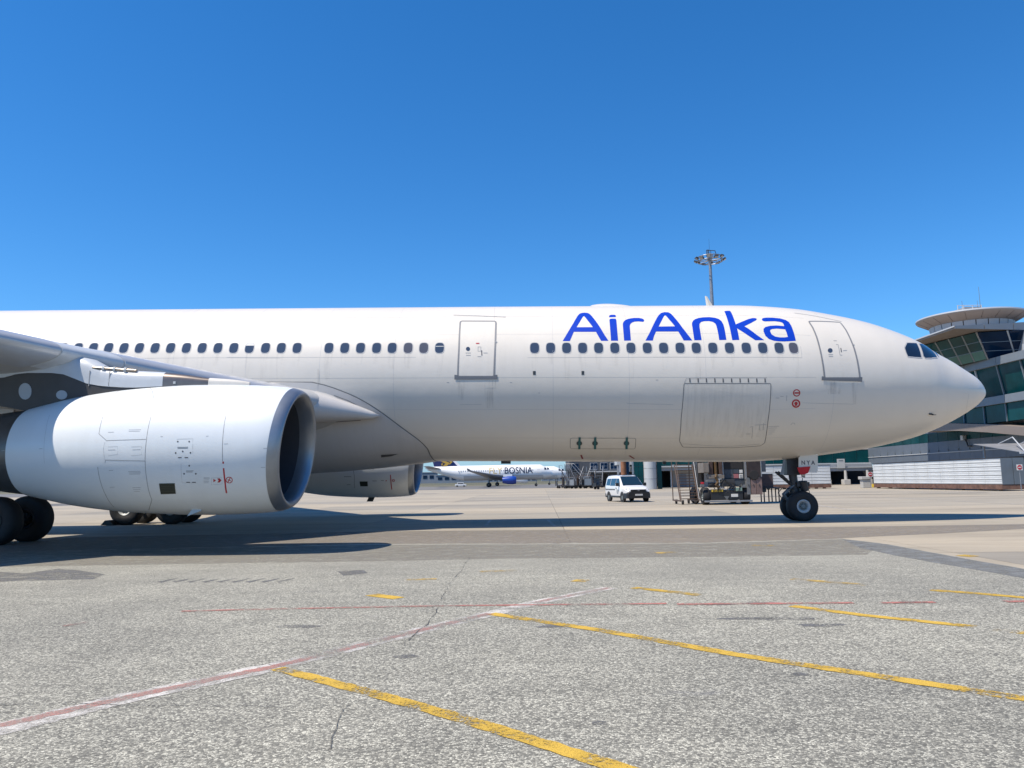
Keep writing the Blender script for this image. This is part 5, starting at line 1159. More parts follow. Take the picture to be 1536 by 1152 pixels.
def no_entry(label, l, d, z, s=.5):
    r = site_thing('no_entry_sign', label, 'sign', l, d, 'no entry signs'); MB().box(-s / 2 - .04, s / 2 + .04, 0, .03, z - s / 2 - .04, z + s / 2 + .04).build('backing', PLATE, r)
    MB().lathe([(-.012, .01), (-.012, s / 2 - .01), (.0, s / 2)], (0, 0, z), 'y', 24).build('disc', RED, r); MB().box(-s * .32, s * .32, -.02, -.0125, z - s * .1, z + s * .1).build('bar', PLATE, r)
    MB().tube((0, .06, 0), (0, .06, z + .2), .035, n=8).build('post', STEEL, r)
no_entry('red and white no entry sign right of the long white enclosure', ond(1529.5, 701, 64.5)[0], 64.5, ond(1529.5, 701, 64.5)[1], .40)
no_entry('red and white no entry sign at the far end of the long white enclosure', ond(1305.5, 711.5, 91)[0], 91, ond(1305.5, 711.5, 91)[1], .5)
gb = site_thing('ground_box', 'pale concrete block beside the far end of the long enclosure', 'block', ond(1302, 724, 92)[0], 92); MB().box(-.6, .35, 0, .8, 0, 1.0).box(-.75, .45, -.1, .9, 1.0, 1.35).build('block', CONCW, gb, bevel=.05)
# awning on white struts
aw = site_thing('awning', 'glazed awning on white struts above the right end of the enclosure', 'awning', 50.9, 76.0)
z0 = ond(1500, 679, 74.5)[1]
for k in range(6): pane('roof_sheet', (-2.0 + k * 2.0, -1.5, z0), (-.04 + k * 2.0, -1.5, z0), (-.04 + k * 2.0, 6, z0 + 1.1), (-2.0 + k * 2.0, 6, z0 + 1.1), mat('awning_sheet', (0.28, 0.29, 0.31), .4, var=.15, scale=1), aw, .05)
MB().beam((-2.1, -1.55, z0 - .03), (10.2, -1.55, z0 - .03), .16, .22).build('front_beam', MULL, aw)
for k in range(5): MB().tube((-1.6 + k * 2.4, -1.5, z0 + .1), (.6 + k * 2.4, 3.5, z0 + 1.7), .06, n=8).build('strut', MULL, aw, smooth=40); MB().tube((.6 + k * 2.4, 3.5, z0 + 1.7), (.6 + k * 2.4, 6, z0 + 1.1), .05, n=8).build('strut', MULL, aw, smooth=40)
for x in (-1.2, 4.0, 9.5): MB().tube((x, 5.6, 0), (x, 5.6, z0 + 1.1), .12, n=10).build('post', STEEL, aw, smooth=40)

# ---- floodlight mast
ml, mz = ond(1068, 452, 106); _, mtop = ond(1065, 392, 106)
mast = site_thing('floodlight_mast', 'tall apron floodlight mast with a ring of lamps above the fuselage', 'light mast', ml, 106)
for z0_, z1_, r0_, r1_ in ((0, 11, .42, .36), (11, 22, .355, .28), (22, mtop + .3, .275, .20)): MB().tube((0, 0, z0_), (0, 0, z1_), r0_, r1_, 16).build('pole_section', STEEL, mast, smooth=40)
ringm = MB(); nR = 24
for zz, rr in ((mtop, 1.75), (mtop + .55, 1.75)):
    for k in range(nR):
        a0, a1 = 2 * pi * k / nR, 2 * pi * (k + 1) / nR; ringm.tube((rr * cos(a0), rr * sin(a0), zz), (rr * cos(a1), rr * sin(a1), zz), .06, n=6)
for k in range(8):
    a = 2 * pi * k / 8; ringm.tube((.2 * cos(a), .2 * sin(a), mtop + .1), (1.75 * cos(a), 1.75 * sin(a), mtop), .05, n=6); ringm.tube((1.75 * cos(a), 1.75 * sin(a), mtop), (1.75 * cos(a), 1.75 * sin(a), mtop + .55), .04, n=6)
ringm.build('lamp_ring', STEEL, mast, smooth=40)
for k in range(12):
    a = 2 * pi * k / 12 + .2; c = Vector((2.0 * cos(a), 2.0 * sin(a), mtop + (.05 if k % 2 else .25))); e = Vector((cos(a), sin(a), 0)); t = Vector((-sin(a), cos(a), 0)); dn = (e * .5 - ZZ * .85).normalized(); fw_ = e.cross(t).cross(t)
    hd = MB().frame_box(c - t * .28 - dn * .1 - e * .2, t * .56, dn * .22, (e * .85 + ZZ * .5).normalized() * .42).build('floodlight', STEELD, mast)
    MB().frame_box(c - t * .24 + dn * .122 - e * .2 + (e * .85 + ZZ * .5).normalized() * .04, t * .48, dn * .02, (e * .85 + ZZ * .5).normalized() * .34).build('lens', LAMPG, hd)
MB().box(-.35, .35, -.3, .3, mtop + .3, mtop + 1.0).build('winch_head', STEEL, mast, bevel=.05)
MB().path([(-.5, -.3, mtop + .6), (-.5, -.3, mtop + 1.55), (.7, -.3, mtop + 1.45), (.9, -.3, mtop + .6)], .05, 6).path([(.1, -.3, mtop + 1.0), (.1, -.3, mtop + 1.5)], .04, 6).path([(-.2, 0, mtop + 1), (-.2, 0, mtop + 1.7)], .09, 6).build('guard_rail', STEELD, mast)
MB().tube((0, 0, mtop + 1), (0, 0, mtop + 3.3), .02, .012, 6).build('lightning_rod', STEELD, mast)

# ---- service building, bridge tower and pier beyond the van
sv_ = site_thing('service_building', 'dark low service building with small windows behind the parked stairs', 'building', 14, 160)
def B3(l0, l1, d0, d1, z0, z1): return MB().box(l0 - 14, l1 - 14, d0 - 160, d1 - 160, z0, z1)
B3(11.6, 23.5, 160, 172, 0, 7.5).build('wall', mat('shaded_wall', (0.075, 0.085, 0.10), .8, var=.12, scale=.6), sv_)  # wall tone darkened, the shadow it stands in is put into the colour
B3(11.3, 23.8, 159.6, 172.3, 7.5, 7.9).build('roof', STEELD, sv_)
for l0 in (12.0, 15.9, 18.0, 20.0):
    for z_ in (3.6, 5.6):
        f = B3(l0 - .06, l0 + 1.46, 159.9, 159.99, z_ - .06, z_ + 1.36).build('window', MULL if l0 > 13 else MULLG, sv_)
        for i in range(2):
            for j in range(2): B3(l0 + .03 + i * .72, l0 + .67 + i * .72, 159.86, 159.895, z_ + .03 + j * .66, z_ + .63 + j * .66).build('pane', BGLASS, f)
B3(15.6, 22.5, 157.8, 159.95, 3.0, 3.25).build('canopy', CLADL, sv_)
for l0 in (16, 19.2, 22.2): B3(l0, l0 + .2, 157.9, 158.1, 0, 3.0).build('canopy_post', STEELD, sv_)
for l0 in (16.6, 18.4): B3(l0, l0 + 1.4, 159.9, 159.99, 0, 2.6).build('door', DARKIN, sv_)
tw = site_thing('bridge_tower', 'pale round boarding bridge tower beside a teal glass stair, right of the white van', 'tower', ond(975, 715, 112)[0], 112)
MB().tube((0, 0, 0), (0, 0, 6.2), .92, .92, 28).build('round_shaft', CLADL, tw, smooth=40)
for z_ in (1.5, 3.0, 4.5): MB().lathe([(z_ - .03, .925), (z_, .94), (z_ + .03, .925)], (0, 0, 0), 'z', 28).build('joint_band', MULLG, tw)
for k in range(3):
    for i in range(2): MB().box(-2.3 + i * .68, -1.66 + i * .68, -.2, -.1, .3 + k * 1.5, 1.74 + k * 1.5).build('glass_pane', TGLASS, tw)
MB().box(-2.36, -.98, -.08, 1.4, .2, 4.9).build('stair_core', BLUEGREY, tw); MB().box(-2.45, 1.1, -.4, 1.7, 5.2, 8.0).build('bridge_cabin', CLADG, tw)
MB().box(1.05, 1.7, -.1, .6, 0, 6.0).build('side_glass', TGLASS, tw)
cp = site_thing('brown_column', 'rusty orange brown column left of the bridge tower', 'column', ond(935.5, 712, 118)[0], 118); MB().tube((0, 0, 0), (0, 0, 7.5), .42, .42, 16).build('shaft', mat('orange_brown', (0.27, 0.12, 0.06), .7, var=.3, scale=1), cp, smooth=40); MB().box(-.6, .6, -.6, .6, 0, .25).build('foot', CONCW, cp)
MB().box(-.9, .9, -.5, .5, 7.5, 8).build('head', STEELD, cp)
pb = site_thing('pier_bridge', 'light grey covered pier bridge between the bridge tower and the service building', 'bridge', ond(948, 700, 124)[0], 124)
MB().box(-2.4, 3.2, 0, 3, 3.8, 7).build('deck_box', CLADL, pb)
for k in range(6): MB().box(-2.2 + k * .9, -1.4 + k * .9, -.06, -.003, 2.2 if k % 2 else 4.6, 6.4).build('glass_pane', BGLASS if k % 2 else TGLASS, pb)
for x in (-2.2, 0.4, 3.0): MB().box(x - .15, x + .15, .2, .5, 0, 3.8).build('pillar', CLADG, pb)

# ================================================================== VEHICLES AND GROUND EQUIPMENT
# ---- white van
vq = gp(940, 753.3); vd = (vq - CAM).dot(FH) + 1.6
van = site_thing('van', 'small white delivery van with black bumpers driving across the apron', 'van', ond(941, 740, vd)[0], vd, rot=radians(12))
def vring(y, zb, w0, zbelt, wbelt, zt, wt):
    half = [(w0 * .92, zb), (w0, zb + .06), (wbelt, (zb + zbelt) / 2), (wbelt, zbelt), (wt + (wbelt - wt) * .10, zt - .10), (wt * .94, zt - .02), (wt * .6, zt)]
    return [Vector((x, y, z)) for x, z in half] + [Vector((-x, y, z)) for x, z in half[::-1]]
bd = MB().loft([vring(-2.13, .42, .70, .70, .76, .80, .66), vring(-2.02, .34, .78, .78, .84, .93, .74), vring(-1.6, .30, .82, .90, .875, 1.04, .78), vring(-1.12, .28, .84, .98, .88, 1.12, .80), vring(-.75, .28, .84, 1.02, .88, 1.44, .72), vring(-.32, .28, .84, 1.05, .88, 1.74, .67),
     vring(.2, .28, .84, 1.06, .88, 1.82, .68), vring(1.2, .28, .84, 1.06, .88, 1.83, .69), vring(1.95, .30, .84, 1.06, .88, 1.80, .70), vring(2.16, .36, .82, 1.04, .86, 1.72, .70), vring(2.2, .5, .78, 1.0, .80, 1.6, .66)])
bd.build('body', VANW, van, smooth=38)
MB().add([(-.72, -1.11, 1.15), (.72, -1.11, 1.15), (.61, -.34, 1.735), (-.61, -.34, 1.735), (-.70, -1.13, 1.16), (.70, -1.13, 1.16), (.59, -.36, 1.75), (-.59, -.36, 1.75)], [(4, 5, 6, 7), (0, 1, 5, 4), (1, 2, 6, 5), (2, 3, 7, 6), (3, 0, 4, 7)]).build('windscreen', VGLASS, van)
for s in (-1, 1):
    def sp_(y, z, e=.012): return Vector((s * (.88 - (z - 1.05) / .7 * .175 + e), y, z))
    for nm, q in (('front_window', [(-.86, 1.10), (-.02, 1.10), (-.02, 1.60), (-.40, 1.60)]), ('sliding_window', [(.08, 1.10), (1.05, 1.10), (1.05, 1.60), (.08, 1.60)]), ('rear_window', [(1.13, 1.12), (1.95, 1.14), (1.90, 1.58), (1.13, 1.60)])):
        n_ = len(q); MB().add([sp_(*p) for p in q] + [sp_(*p, -.03) for p in q], [tuple(range(n_)), tuple(range(n_, 2 * n_))[::-1]] + [(i, (i + 1) % n_, n_ + (i + 1) % n_, n_ + i) for i in range(n_)]).build(nm, VGLASS, van)
    MB().box(s * .885 - .02, s * .885 + .02, -.90, 1.0, .30, .42).build('sill_trim', PLAST, van, bevel=.01)
    MB().box(s * .90 - .012, s * .90 + .012, -1.0 + 1.05, 2.1, .84, .88).build('slide_rail', PLAST, van)
    MB().box(s * 1.0 - .10, s * 1.0 + .10, -.86, -.70, 1.08, 1.30).build('mirror', PLAST, van, bevel=.03)
    MB().box(s * .905 - .008, s * .905 + .012, -.30, -.12, .93, .97).build('door_handle', PLAST, van)
    MB().box(s * .896 - .008, s * .896 + .01, -.62, -.32, .62, .86).build('emblem', mat('grey_emblem', (0.35, 0.38, 0.40), .5), van)
    MB().tube((s * .60, -.1, 1.85), (s * .60, 1.9, 1.84), .022, n=8).build('roof_rail', PLAST, van)
    MB().add([(s * .56, -2.135, .80), (s * .80, -2.02, .82), (s * .82, -1.80, .92), (s * .60, -2.05, .93), (s * .56, -2.10, .80), (s * .77, -1.99, .82), (s * .79, -1.77, .92), (s * .60, -2.02, .93)], [(0, 1, 2, 3), (7, 6, 5, 4), (0, 4, 5, 1), (1, 5, 6, 2), (2, 6, 7, 3), (3, 7, 4, 0)]).build('headlight', LAMPG, van)
    for y in (-1.36, 1.40):
        t = MB().lathe([(-.10, .17), (-.105, .22), (-.10, .29), (-.07, .315), (.07, .315), (.10, .29), (.105, .22), (.10, .17)], (s * .80, y, .315), 'x', 24).build('wheel', TYRE, van, smooth=40)
        MB().lathe([(s * .095, .19), (s * .08, .17), (s * .09, .06), (s * .10, .005)], (s * .80, y, .315), 'x', 18).build('rim', RIMD, t, smooth=40)
        MB().lathe([(s * .062, .31), (s * .062, .385), (s * .02, .39)], (s * .83, y, .33), 'x', 24).build('wheel_arch', PLAST, van)
MB().loft([[Vector((x * w, y, z)) for x, z in ((-1, .26), (1, .26), (1, .50), (.97, .62), (.85, .70), (-.85, .70), (-.97, .62), (-1, .50))] for y, w in ((-2.20, .74), (-2.14, .84), (-1.85, .885), (-1.72, .89))]).build('front_bumper', PLAST, van, smooth=30)
MB().box(-.54, .54, -2.165, -2.10, .70, .85).build('grille', PLAST, van, bevel=.02); MB().box(-.07, .07, -2.18, -2.166, .74, .82).build('emblem', STEEL, van, bevel=.01)
MB().box(-.26, .26, -2.225, -2.20, .44, .55).build('number_plate', PLATE, van); MB().box(-.5, .5, -2.215, -2.19, .30, .39).build('air_intake', DARKIN, van)
MB().box(-.86, .86, 2.02, 2.24, .28, .56).build('rear_bumper', PLAST, van, bevel=.04)
MB().box(-.35, .35, -.05, .15, 1.835, 1.86).build('roof_bar', PLAST, van); MB().tube((0, 1.2, 1.82), (.02, 1.35, 2.05), .008, n=6).build('aerial', PLAST, van)

# ---- wheeled steps
sq = gp(1033, 757.2); sdp = (sq - CAM).dot(FH) + .4
st = site_thing('wheeled_steps', 'narrow brown wheeled maintenance steps standing left of the loader truck', 'steps', ond(1033.5, 740, sdp)[0], sdp)
w2 = .53; H_ = 2.35
def sy(z): return (z - .28) * .62
for s in (-1, 1):
    MB().beam((s * w2, sy(.2), .2), (s * w2, sy(H_), H_), .05, .10).build('side_rail', BROWN, st)
    MB().tube((s * w2, sy(.25) - .25, .30), (s * w2, sy(H_) - .3, H_ + .75), .022, n=8).tube((s * w2, sy(H_) - .3, H_ + .75), (s * w2, sy(H_) + .8, H_ + .8), .022, n=8).build('handrail', STEEL if s > 0 else BROWN, st, smooth=40)
    MB().tube((s * w2, sy(H_) + .8, H_ + .8), (s * w2, sy(H_) + .8, .25), .03, n=8).build('rear_post', BROWN, st, smooth=40)
    MB().beam((s * w2, -.05, .22), (s * w2, sy(H_) + .85, .22), .06, .08).build('base_rail', BROWN, st)
    for y in (.05, sy(H_) + .6):
        t = MB().lathe([(-.05, .02), (-.05, .12), (.05, .12), (.05, .02)], (s * .38, y, .12), 'x', 16).build('caster', TYRE, st); MB().box(s * .38 - .07, s * .38 + .07, y - .05, y + .05, .13, .26).build('fork', BROWN, t)
for k in range(13):
    z = .34 + k * .168; MB().box(-w2 + .03, w2 - .03, sy(z) - .04, sy(z) + .05, z - .022, z + .022).build('tread', BROWN, st)
MB().box(-w2, w2, sy(H_), sy(H_) + .8, H_ - .02, H_ + .03).build('platform', STEEL, st)

# ---- loader truck seen from behind
LBEIGE = mat('shaded_beige', (0.20, 0.175, 0.15), .6, var=.25, scale=3); LPINK = mat('shaded_pink', (0.19, 0.13, 0.12), .65, var=.3, scale=3); LBLUE = mat('shaded_blue_grey', (0.055, 0.07, 0.09), .6, var=.25, scale=3)  # truck paints here and below carry its dim tail's shade in the colour
LRUST = mat('shaded_rust', (0.07, 0.04, 0.03), .7, var=.4, scale=4); LMAR = mat('shaded_maroon', (0.03, 0.02, 0.02), .6, var=.3, scale=3); LOCH = mat('shaded_ochre', (0.10, 0.055, 0.015), .6, var=.4, scale=5); LGREY = mat('shaded_grey', (0.15, 0.16, 0.17), .6, var=.2, scale=3)
tq = gp(1090, 757); td = (tq - CAM).dot(FH)
tr = site_thing('loader_truck', 'dark airport loader truck seen from its tail behind the nose gear', 'truck', ond(1092, 740, td)[0], td)
def X(px): return (px - 1092) * td / F
def Zt(py): return ond(1092, py, td)[1]
def tb(nm, x0, x1, y0, y1, d0, d1, m_, bev=.015, **k): return MB().box(X(x0), X(x1), d0, d1, Zt(y1), Zt(y0)).build(nm, m_, tr, bevel=bev, **k)
for s, x0, x1 in ((-1, 1056, 1066), (1, 1115, 1126)):
    for dd in (.5,):
        c = ((X(x0) + X(x1)) / 2, dd, .5); h = (X(x1) - X(x0)) / 2
        t = MB().lathe([(-h * .8, .26), (-h, .34), (-h * .95, .46), (-h * .7, .50), (h * .7, .50), (h * .95, .46), (h, .34), (h * .8, .26)], c, 'x', 28).build('wheel', TYRE, tr, smooth=40)
        MB().lathe([(s * h * .8, .27), (s * h * .5, .24), (s * h * .6, .10), (s * h * .9, .005)], c, 'x', 20).build('rim', RIMD, t, smooth=40)
tb('chassis', 1066.5, 1114.5, 735, 750, .05, 2.6, STEELD)
tb('tail_board', 1067, 1114, 738.5, 749.5, -.02, .03, PLAST)
tb('bumper_bar', 1056, 1127, 750.3, 753, -.14, -.05, STEEL)
tb('number_plate', 1096.3, 1106.5, 741, 745.6, -.05, -.03, PLATE)
MB().prism([(X(1085.8), Zt(744.2)), (X(1093.4), Zt(744.2)), (X(1089.7), Zt(750))], lambda p: Vector((p[0], -.05, p[1])), lambda p: Vector((p[0], -.03, p[1]))).build('warning_triangle', LGREY, tr)
for k in range(5): tb('hazard_stripe', 1067.5 + k * 3.6, 1069.9 + k * 3.6, 734.2, 737.6, -.06, -.03, YELP, .004)
tb('hazard_board', 1067, 1086, 733.6, 738.2, -.028, .03, PLAST)
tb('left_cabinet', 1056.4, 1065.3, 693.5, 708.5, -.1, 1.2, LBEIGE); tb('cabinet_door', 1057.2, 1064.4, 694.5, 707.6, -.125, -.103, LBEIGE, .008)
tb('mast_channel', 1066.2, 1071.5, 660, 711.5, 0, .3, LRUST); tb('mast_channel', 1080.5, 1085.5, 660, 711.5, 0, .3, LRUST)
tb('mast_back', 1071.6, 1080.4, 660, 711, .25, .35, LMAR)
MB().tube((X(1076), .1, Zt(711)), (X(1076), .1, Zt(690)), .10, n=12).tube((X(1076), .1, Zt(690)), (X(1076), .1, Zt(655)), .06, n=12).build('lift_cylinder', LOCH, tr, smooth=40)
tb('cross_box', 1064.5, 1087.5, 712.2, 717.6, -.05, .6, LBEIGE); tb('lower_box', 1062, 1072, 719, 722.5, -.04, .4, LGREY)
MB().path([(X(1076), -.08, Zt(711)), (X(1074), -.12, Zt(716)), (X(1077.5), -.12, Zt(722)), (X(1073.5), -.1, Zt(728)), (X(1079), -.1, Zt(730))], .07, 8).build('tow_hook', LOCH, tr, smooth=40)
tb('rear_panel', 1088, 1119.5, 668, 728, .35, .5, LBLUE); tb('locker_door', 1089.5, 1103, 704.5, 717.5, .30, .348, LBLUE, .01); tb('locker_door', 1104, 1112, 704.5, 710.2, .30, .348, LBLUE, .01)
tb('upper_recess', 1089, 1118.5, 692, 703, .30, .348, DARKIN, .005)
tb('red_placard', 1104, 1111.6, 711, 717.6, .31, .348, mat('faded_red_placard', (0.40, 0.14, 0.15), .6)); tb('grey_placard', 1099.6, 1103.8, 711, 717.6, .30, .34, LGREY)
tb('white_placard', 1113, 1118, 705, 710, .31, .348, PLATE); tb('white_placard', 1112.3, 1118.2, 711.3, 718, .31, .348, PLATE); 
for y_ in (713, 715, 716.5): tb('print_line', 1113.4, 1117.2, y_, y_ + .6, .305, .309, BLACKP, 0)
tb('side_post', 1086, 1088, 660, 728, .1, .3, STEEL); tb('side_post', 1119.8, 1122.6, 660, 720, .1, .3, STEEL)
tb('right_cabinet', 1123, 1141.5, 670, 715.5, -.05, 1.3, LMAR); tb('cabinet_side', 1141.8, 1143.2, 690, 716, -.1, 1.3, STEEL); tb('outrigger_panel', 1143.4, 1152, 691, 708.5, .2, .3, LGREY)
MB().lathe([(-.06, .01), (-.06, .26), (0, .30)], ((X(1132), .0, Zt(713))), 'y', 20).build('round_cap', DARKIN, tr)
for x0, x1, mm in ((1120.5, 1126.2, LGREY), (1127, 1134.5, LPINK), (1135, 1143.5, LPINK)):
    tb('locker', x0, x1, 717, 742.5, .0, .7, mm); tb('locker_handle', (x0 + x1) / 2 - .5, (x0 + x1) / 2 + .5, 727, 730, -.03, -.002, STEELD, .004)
tb('engine_block', 1083, 1103, 719, 730, .0, .34, STEELD); tb('air_tank', 1066.5, 1080, 723.8, 731, .1, .5, STEELD)
hm = MB()
rnd = random.Random(3)
for k in range(12):
    x0 = 1068 + rnd.random() * 46; pts = [Vector((X(x0 + rnd.uniform(-3, 3) * i), -.02 - .05 * rnd.random(), Zt(737 - i * rnd.uniform(3, 6)))) for i in range(4)]; hm.path(pts, .022, 6)
hm.build('hydraulic_hose', PLAST, tr, smooth=40)
tb('pump_valve', 1104, 1113, 731.5, 737, -.06, .3, mat('pale_green_valve', (0.22, 0.32, 0.27), .5)); tb('pale_cover', 1113, 1118.5, 727.5, 732, -.05, .3, LGREY, .03)
tb('lamp_cluster', 1052.5, 1057, 722.5, 725.6, -.05, .05, RED); tb('lamp_cluster', 1051, 1057.5, 726, 730, -.05, .05, LGREY)
MB().path([(X(1058), .1, Zt(747)), (X(1052), 0, Zt(747.5)), (X(1050.5), 0, Zt(749.5)), (X(1053), 0, Zt(751.5)), (X(1060), .1, Zt(752))], .03, 6).build('tow_ring', STEELD, tr, smooth=40)
tb('deck_body', 1056, 1143, 640, 669, .4, 2.8, LBLUE); tb('side_body', 1056, 1066, 668.5, 731, 1.3, 2.6, STEELD); tb('side_body', 1123, 1142, 716.5, 731, .8, 2.6, STEELD)
for s in (1061, 1121):
    t = MB().lathe([(-.2, .02), (-.2, .42), (-.14, .5), (.14, .5), (.2, .42), (.2, .02)], (X(s), 3.0, .5), 'x', 24).build('wheel', TYRE, tr, smooth=40)
# ---- trolley with a dark box
yd = td + 3.0
ty = site_thing('tool_trolley', 'low trolley carrying a square dark box between the truck and the nose gear', 'trolley', ond(1157, 740, yd)[0], yd)
def X2(px): return (px - 1157) * yd / F
def Z2(py): return ond(1157, py, yd)[1]
MB().box(X2(1144), X2(1171), 0, .8, Z2(733), Z2(731)).build('table', STEELD, ty); 
for px in (1147, 1158.5, 1169): MB().tube((X2(px), .1, .0), (X2(px), .1, Z2(733)), .04, n=8).tube((X2(px), .7, .0), (X2(px), .7, Z2(733)), .04, n=8).build('leg', STEELD, ty, smooth=40)
MB().box(X2(1143.5), X2(1150), .0, .5, Z2(738), Z2(729.5)).build('motor', PLAST, ty, bevel=.03)
bx = site_thing('equipment_box', 'square dark maroon box resting on the low trolley', 'box', ond(1153.5, 740, yd)[0], yd + .2)
MB().box(-.37, .37, 0, .55, Z2(731), Z2(711)).build('box', DKRED, bx, bevel=.02); MB().box(-.39, .39, -.02, .57, Z2(711), Z2(710)).build('lid', STEEL, bx)

# ---- parked stairs and baggage carts beyond
rs = random.Random(11)
def far_stairs(label, l, d, rot, h):
    r = site_thing('passenger_stairs', label, 'stairs', l, d, 'equipment parked by the service building', rot)
    n_ = 9
    for k in range(n_):
        z = .5 + (h - .5) * k / n_; MB().box(-.7, .7, z * .95, z * .95 + .36, z - .03, z + .03).build('tread', STEEL, r)
    for s in (-1, 1):
        MB().beam((s * .74, .3, .3), (s * .74, h * .95 + .3, h), .07, .25).build('stringer', STEELD, r); MB().path([(s * .74, .3, 1.3), (s * .74, h * .95, h + 1.0), (s * .74, h * .95 + 1.4, h + 1.0)], .035, 6).build('handrail', STEEL, r)
        MB().beam((s * .7, h * .95 + .2, .3), (s * .7, h * .95 + .2, h), .1, .1).build('support', STEELD, r); MB().beam((s * .7, h * .95 + 1.4, h + 1.0), (s * .7, h * .95 + 1.4, h), .08, .08).build('gate_post', STEEL, r)
        for y in (.6, h * .95 + .3): MB().lathe([(-.12, .02), (-.12, .34), (.12, .34), (.12, .02)], (s * .62, y, .34), 'x', 14).build('wheel', TYRE, r)
    MB().box(-.75, .75, h * .95 + .1, h * .95 + 1.5, h - .06, h + .02).build('platform', STEELD, r); MB().box(-.65, .65, .2, h * .95 + .5, .3, .5).build('chassis', STEELD, r)
    return r
for lab, px, d, rot, h in (('passenger stairs leftmost of the equipment beside the white jets', 860, 150, .4, 3.4), ('passenger stairs in front of the small lit window of the service building', 872, 146, -.5, 3.0), ('passenger stairs parked in the middle of the equipment cluster', 883, 152, 1.0, 3.7), ('passenger stairs nearest the brown column', 897, 148, -.2, 3.2)):
    far_stairs(lab, ond(px, 720, d)[0], d, rot, h)
def cart(label, l, d, rot, col, hh):
    r = site_thing('baggage_cart', label, 'cart', l, d, 'equipment parked by the service building', rot)
    MB().box(-1.4, 1.4, -.75, .75, .45, .58).build('deck', STEELD, r)
    for x in (-1.35, 1.35):
        for y in (-.7, .7): MB().beam((x, y, .58), (x, y, hh), .07, .07).build('post', col, r)
    MB().box(-1.4, 1.4, -.75, .75, hh, hh + .06).build('roof', col, r)
    for x in (-1.3, 1.3): MB().box(x - .03, x + .03, -.68, .68, .6, hh - .3).build('end_panel', col, r)
    for x in (-.95, .95):
        for y in (-.6, .6): MB().lathe([(-.08, .02), (-.08, .22), (.08, .22), (.08, .02)], (x, y, .22), 'y', 12).build('wheel', TYRE, r)
    MB().beam((1.4, 0, .42), (2.3, 0, .30), .06, .06).build('tow_bar', STEELD, r)
for lab, px, d, rot, c_, hh in (('dark baggage cart at the far left end of the equipment row', 845, 146, .2, STEELD, 1.7), ('brown baggage cart in front of the leftmost stairs', 856, 140, -.3, BROWN, 2.0), ('grey baggage cart below the small lit window', 867, 138, .5, STEEL, 1.9), ('rusty baggage cart in the middle of the equipment row', 878, 139, 0, RUST, 2.2), ('dark blue baggage cart beside the rusty one', 888, 137, .9, BLUEGREY, 2.0), ('low black baggage cart just left of the white van', 903, 122, .3, PLAST, 1.3)):
    cart(lab, ond(px, 720, d)[0], d, rot, c_, hh)

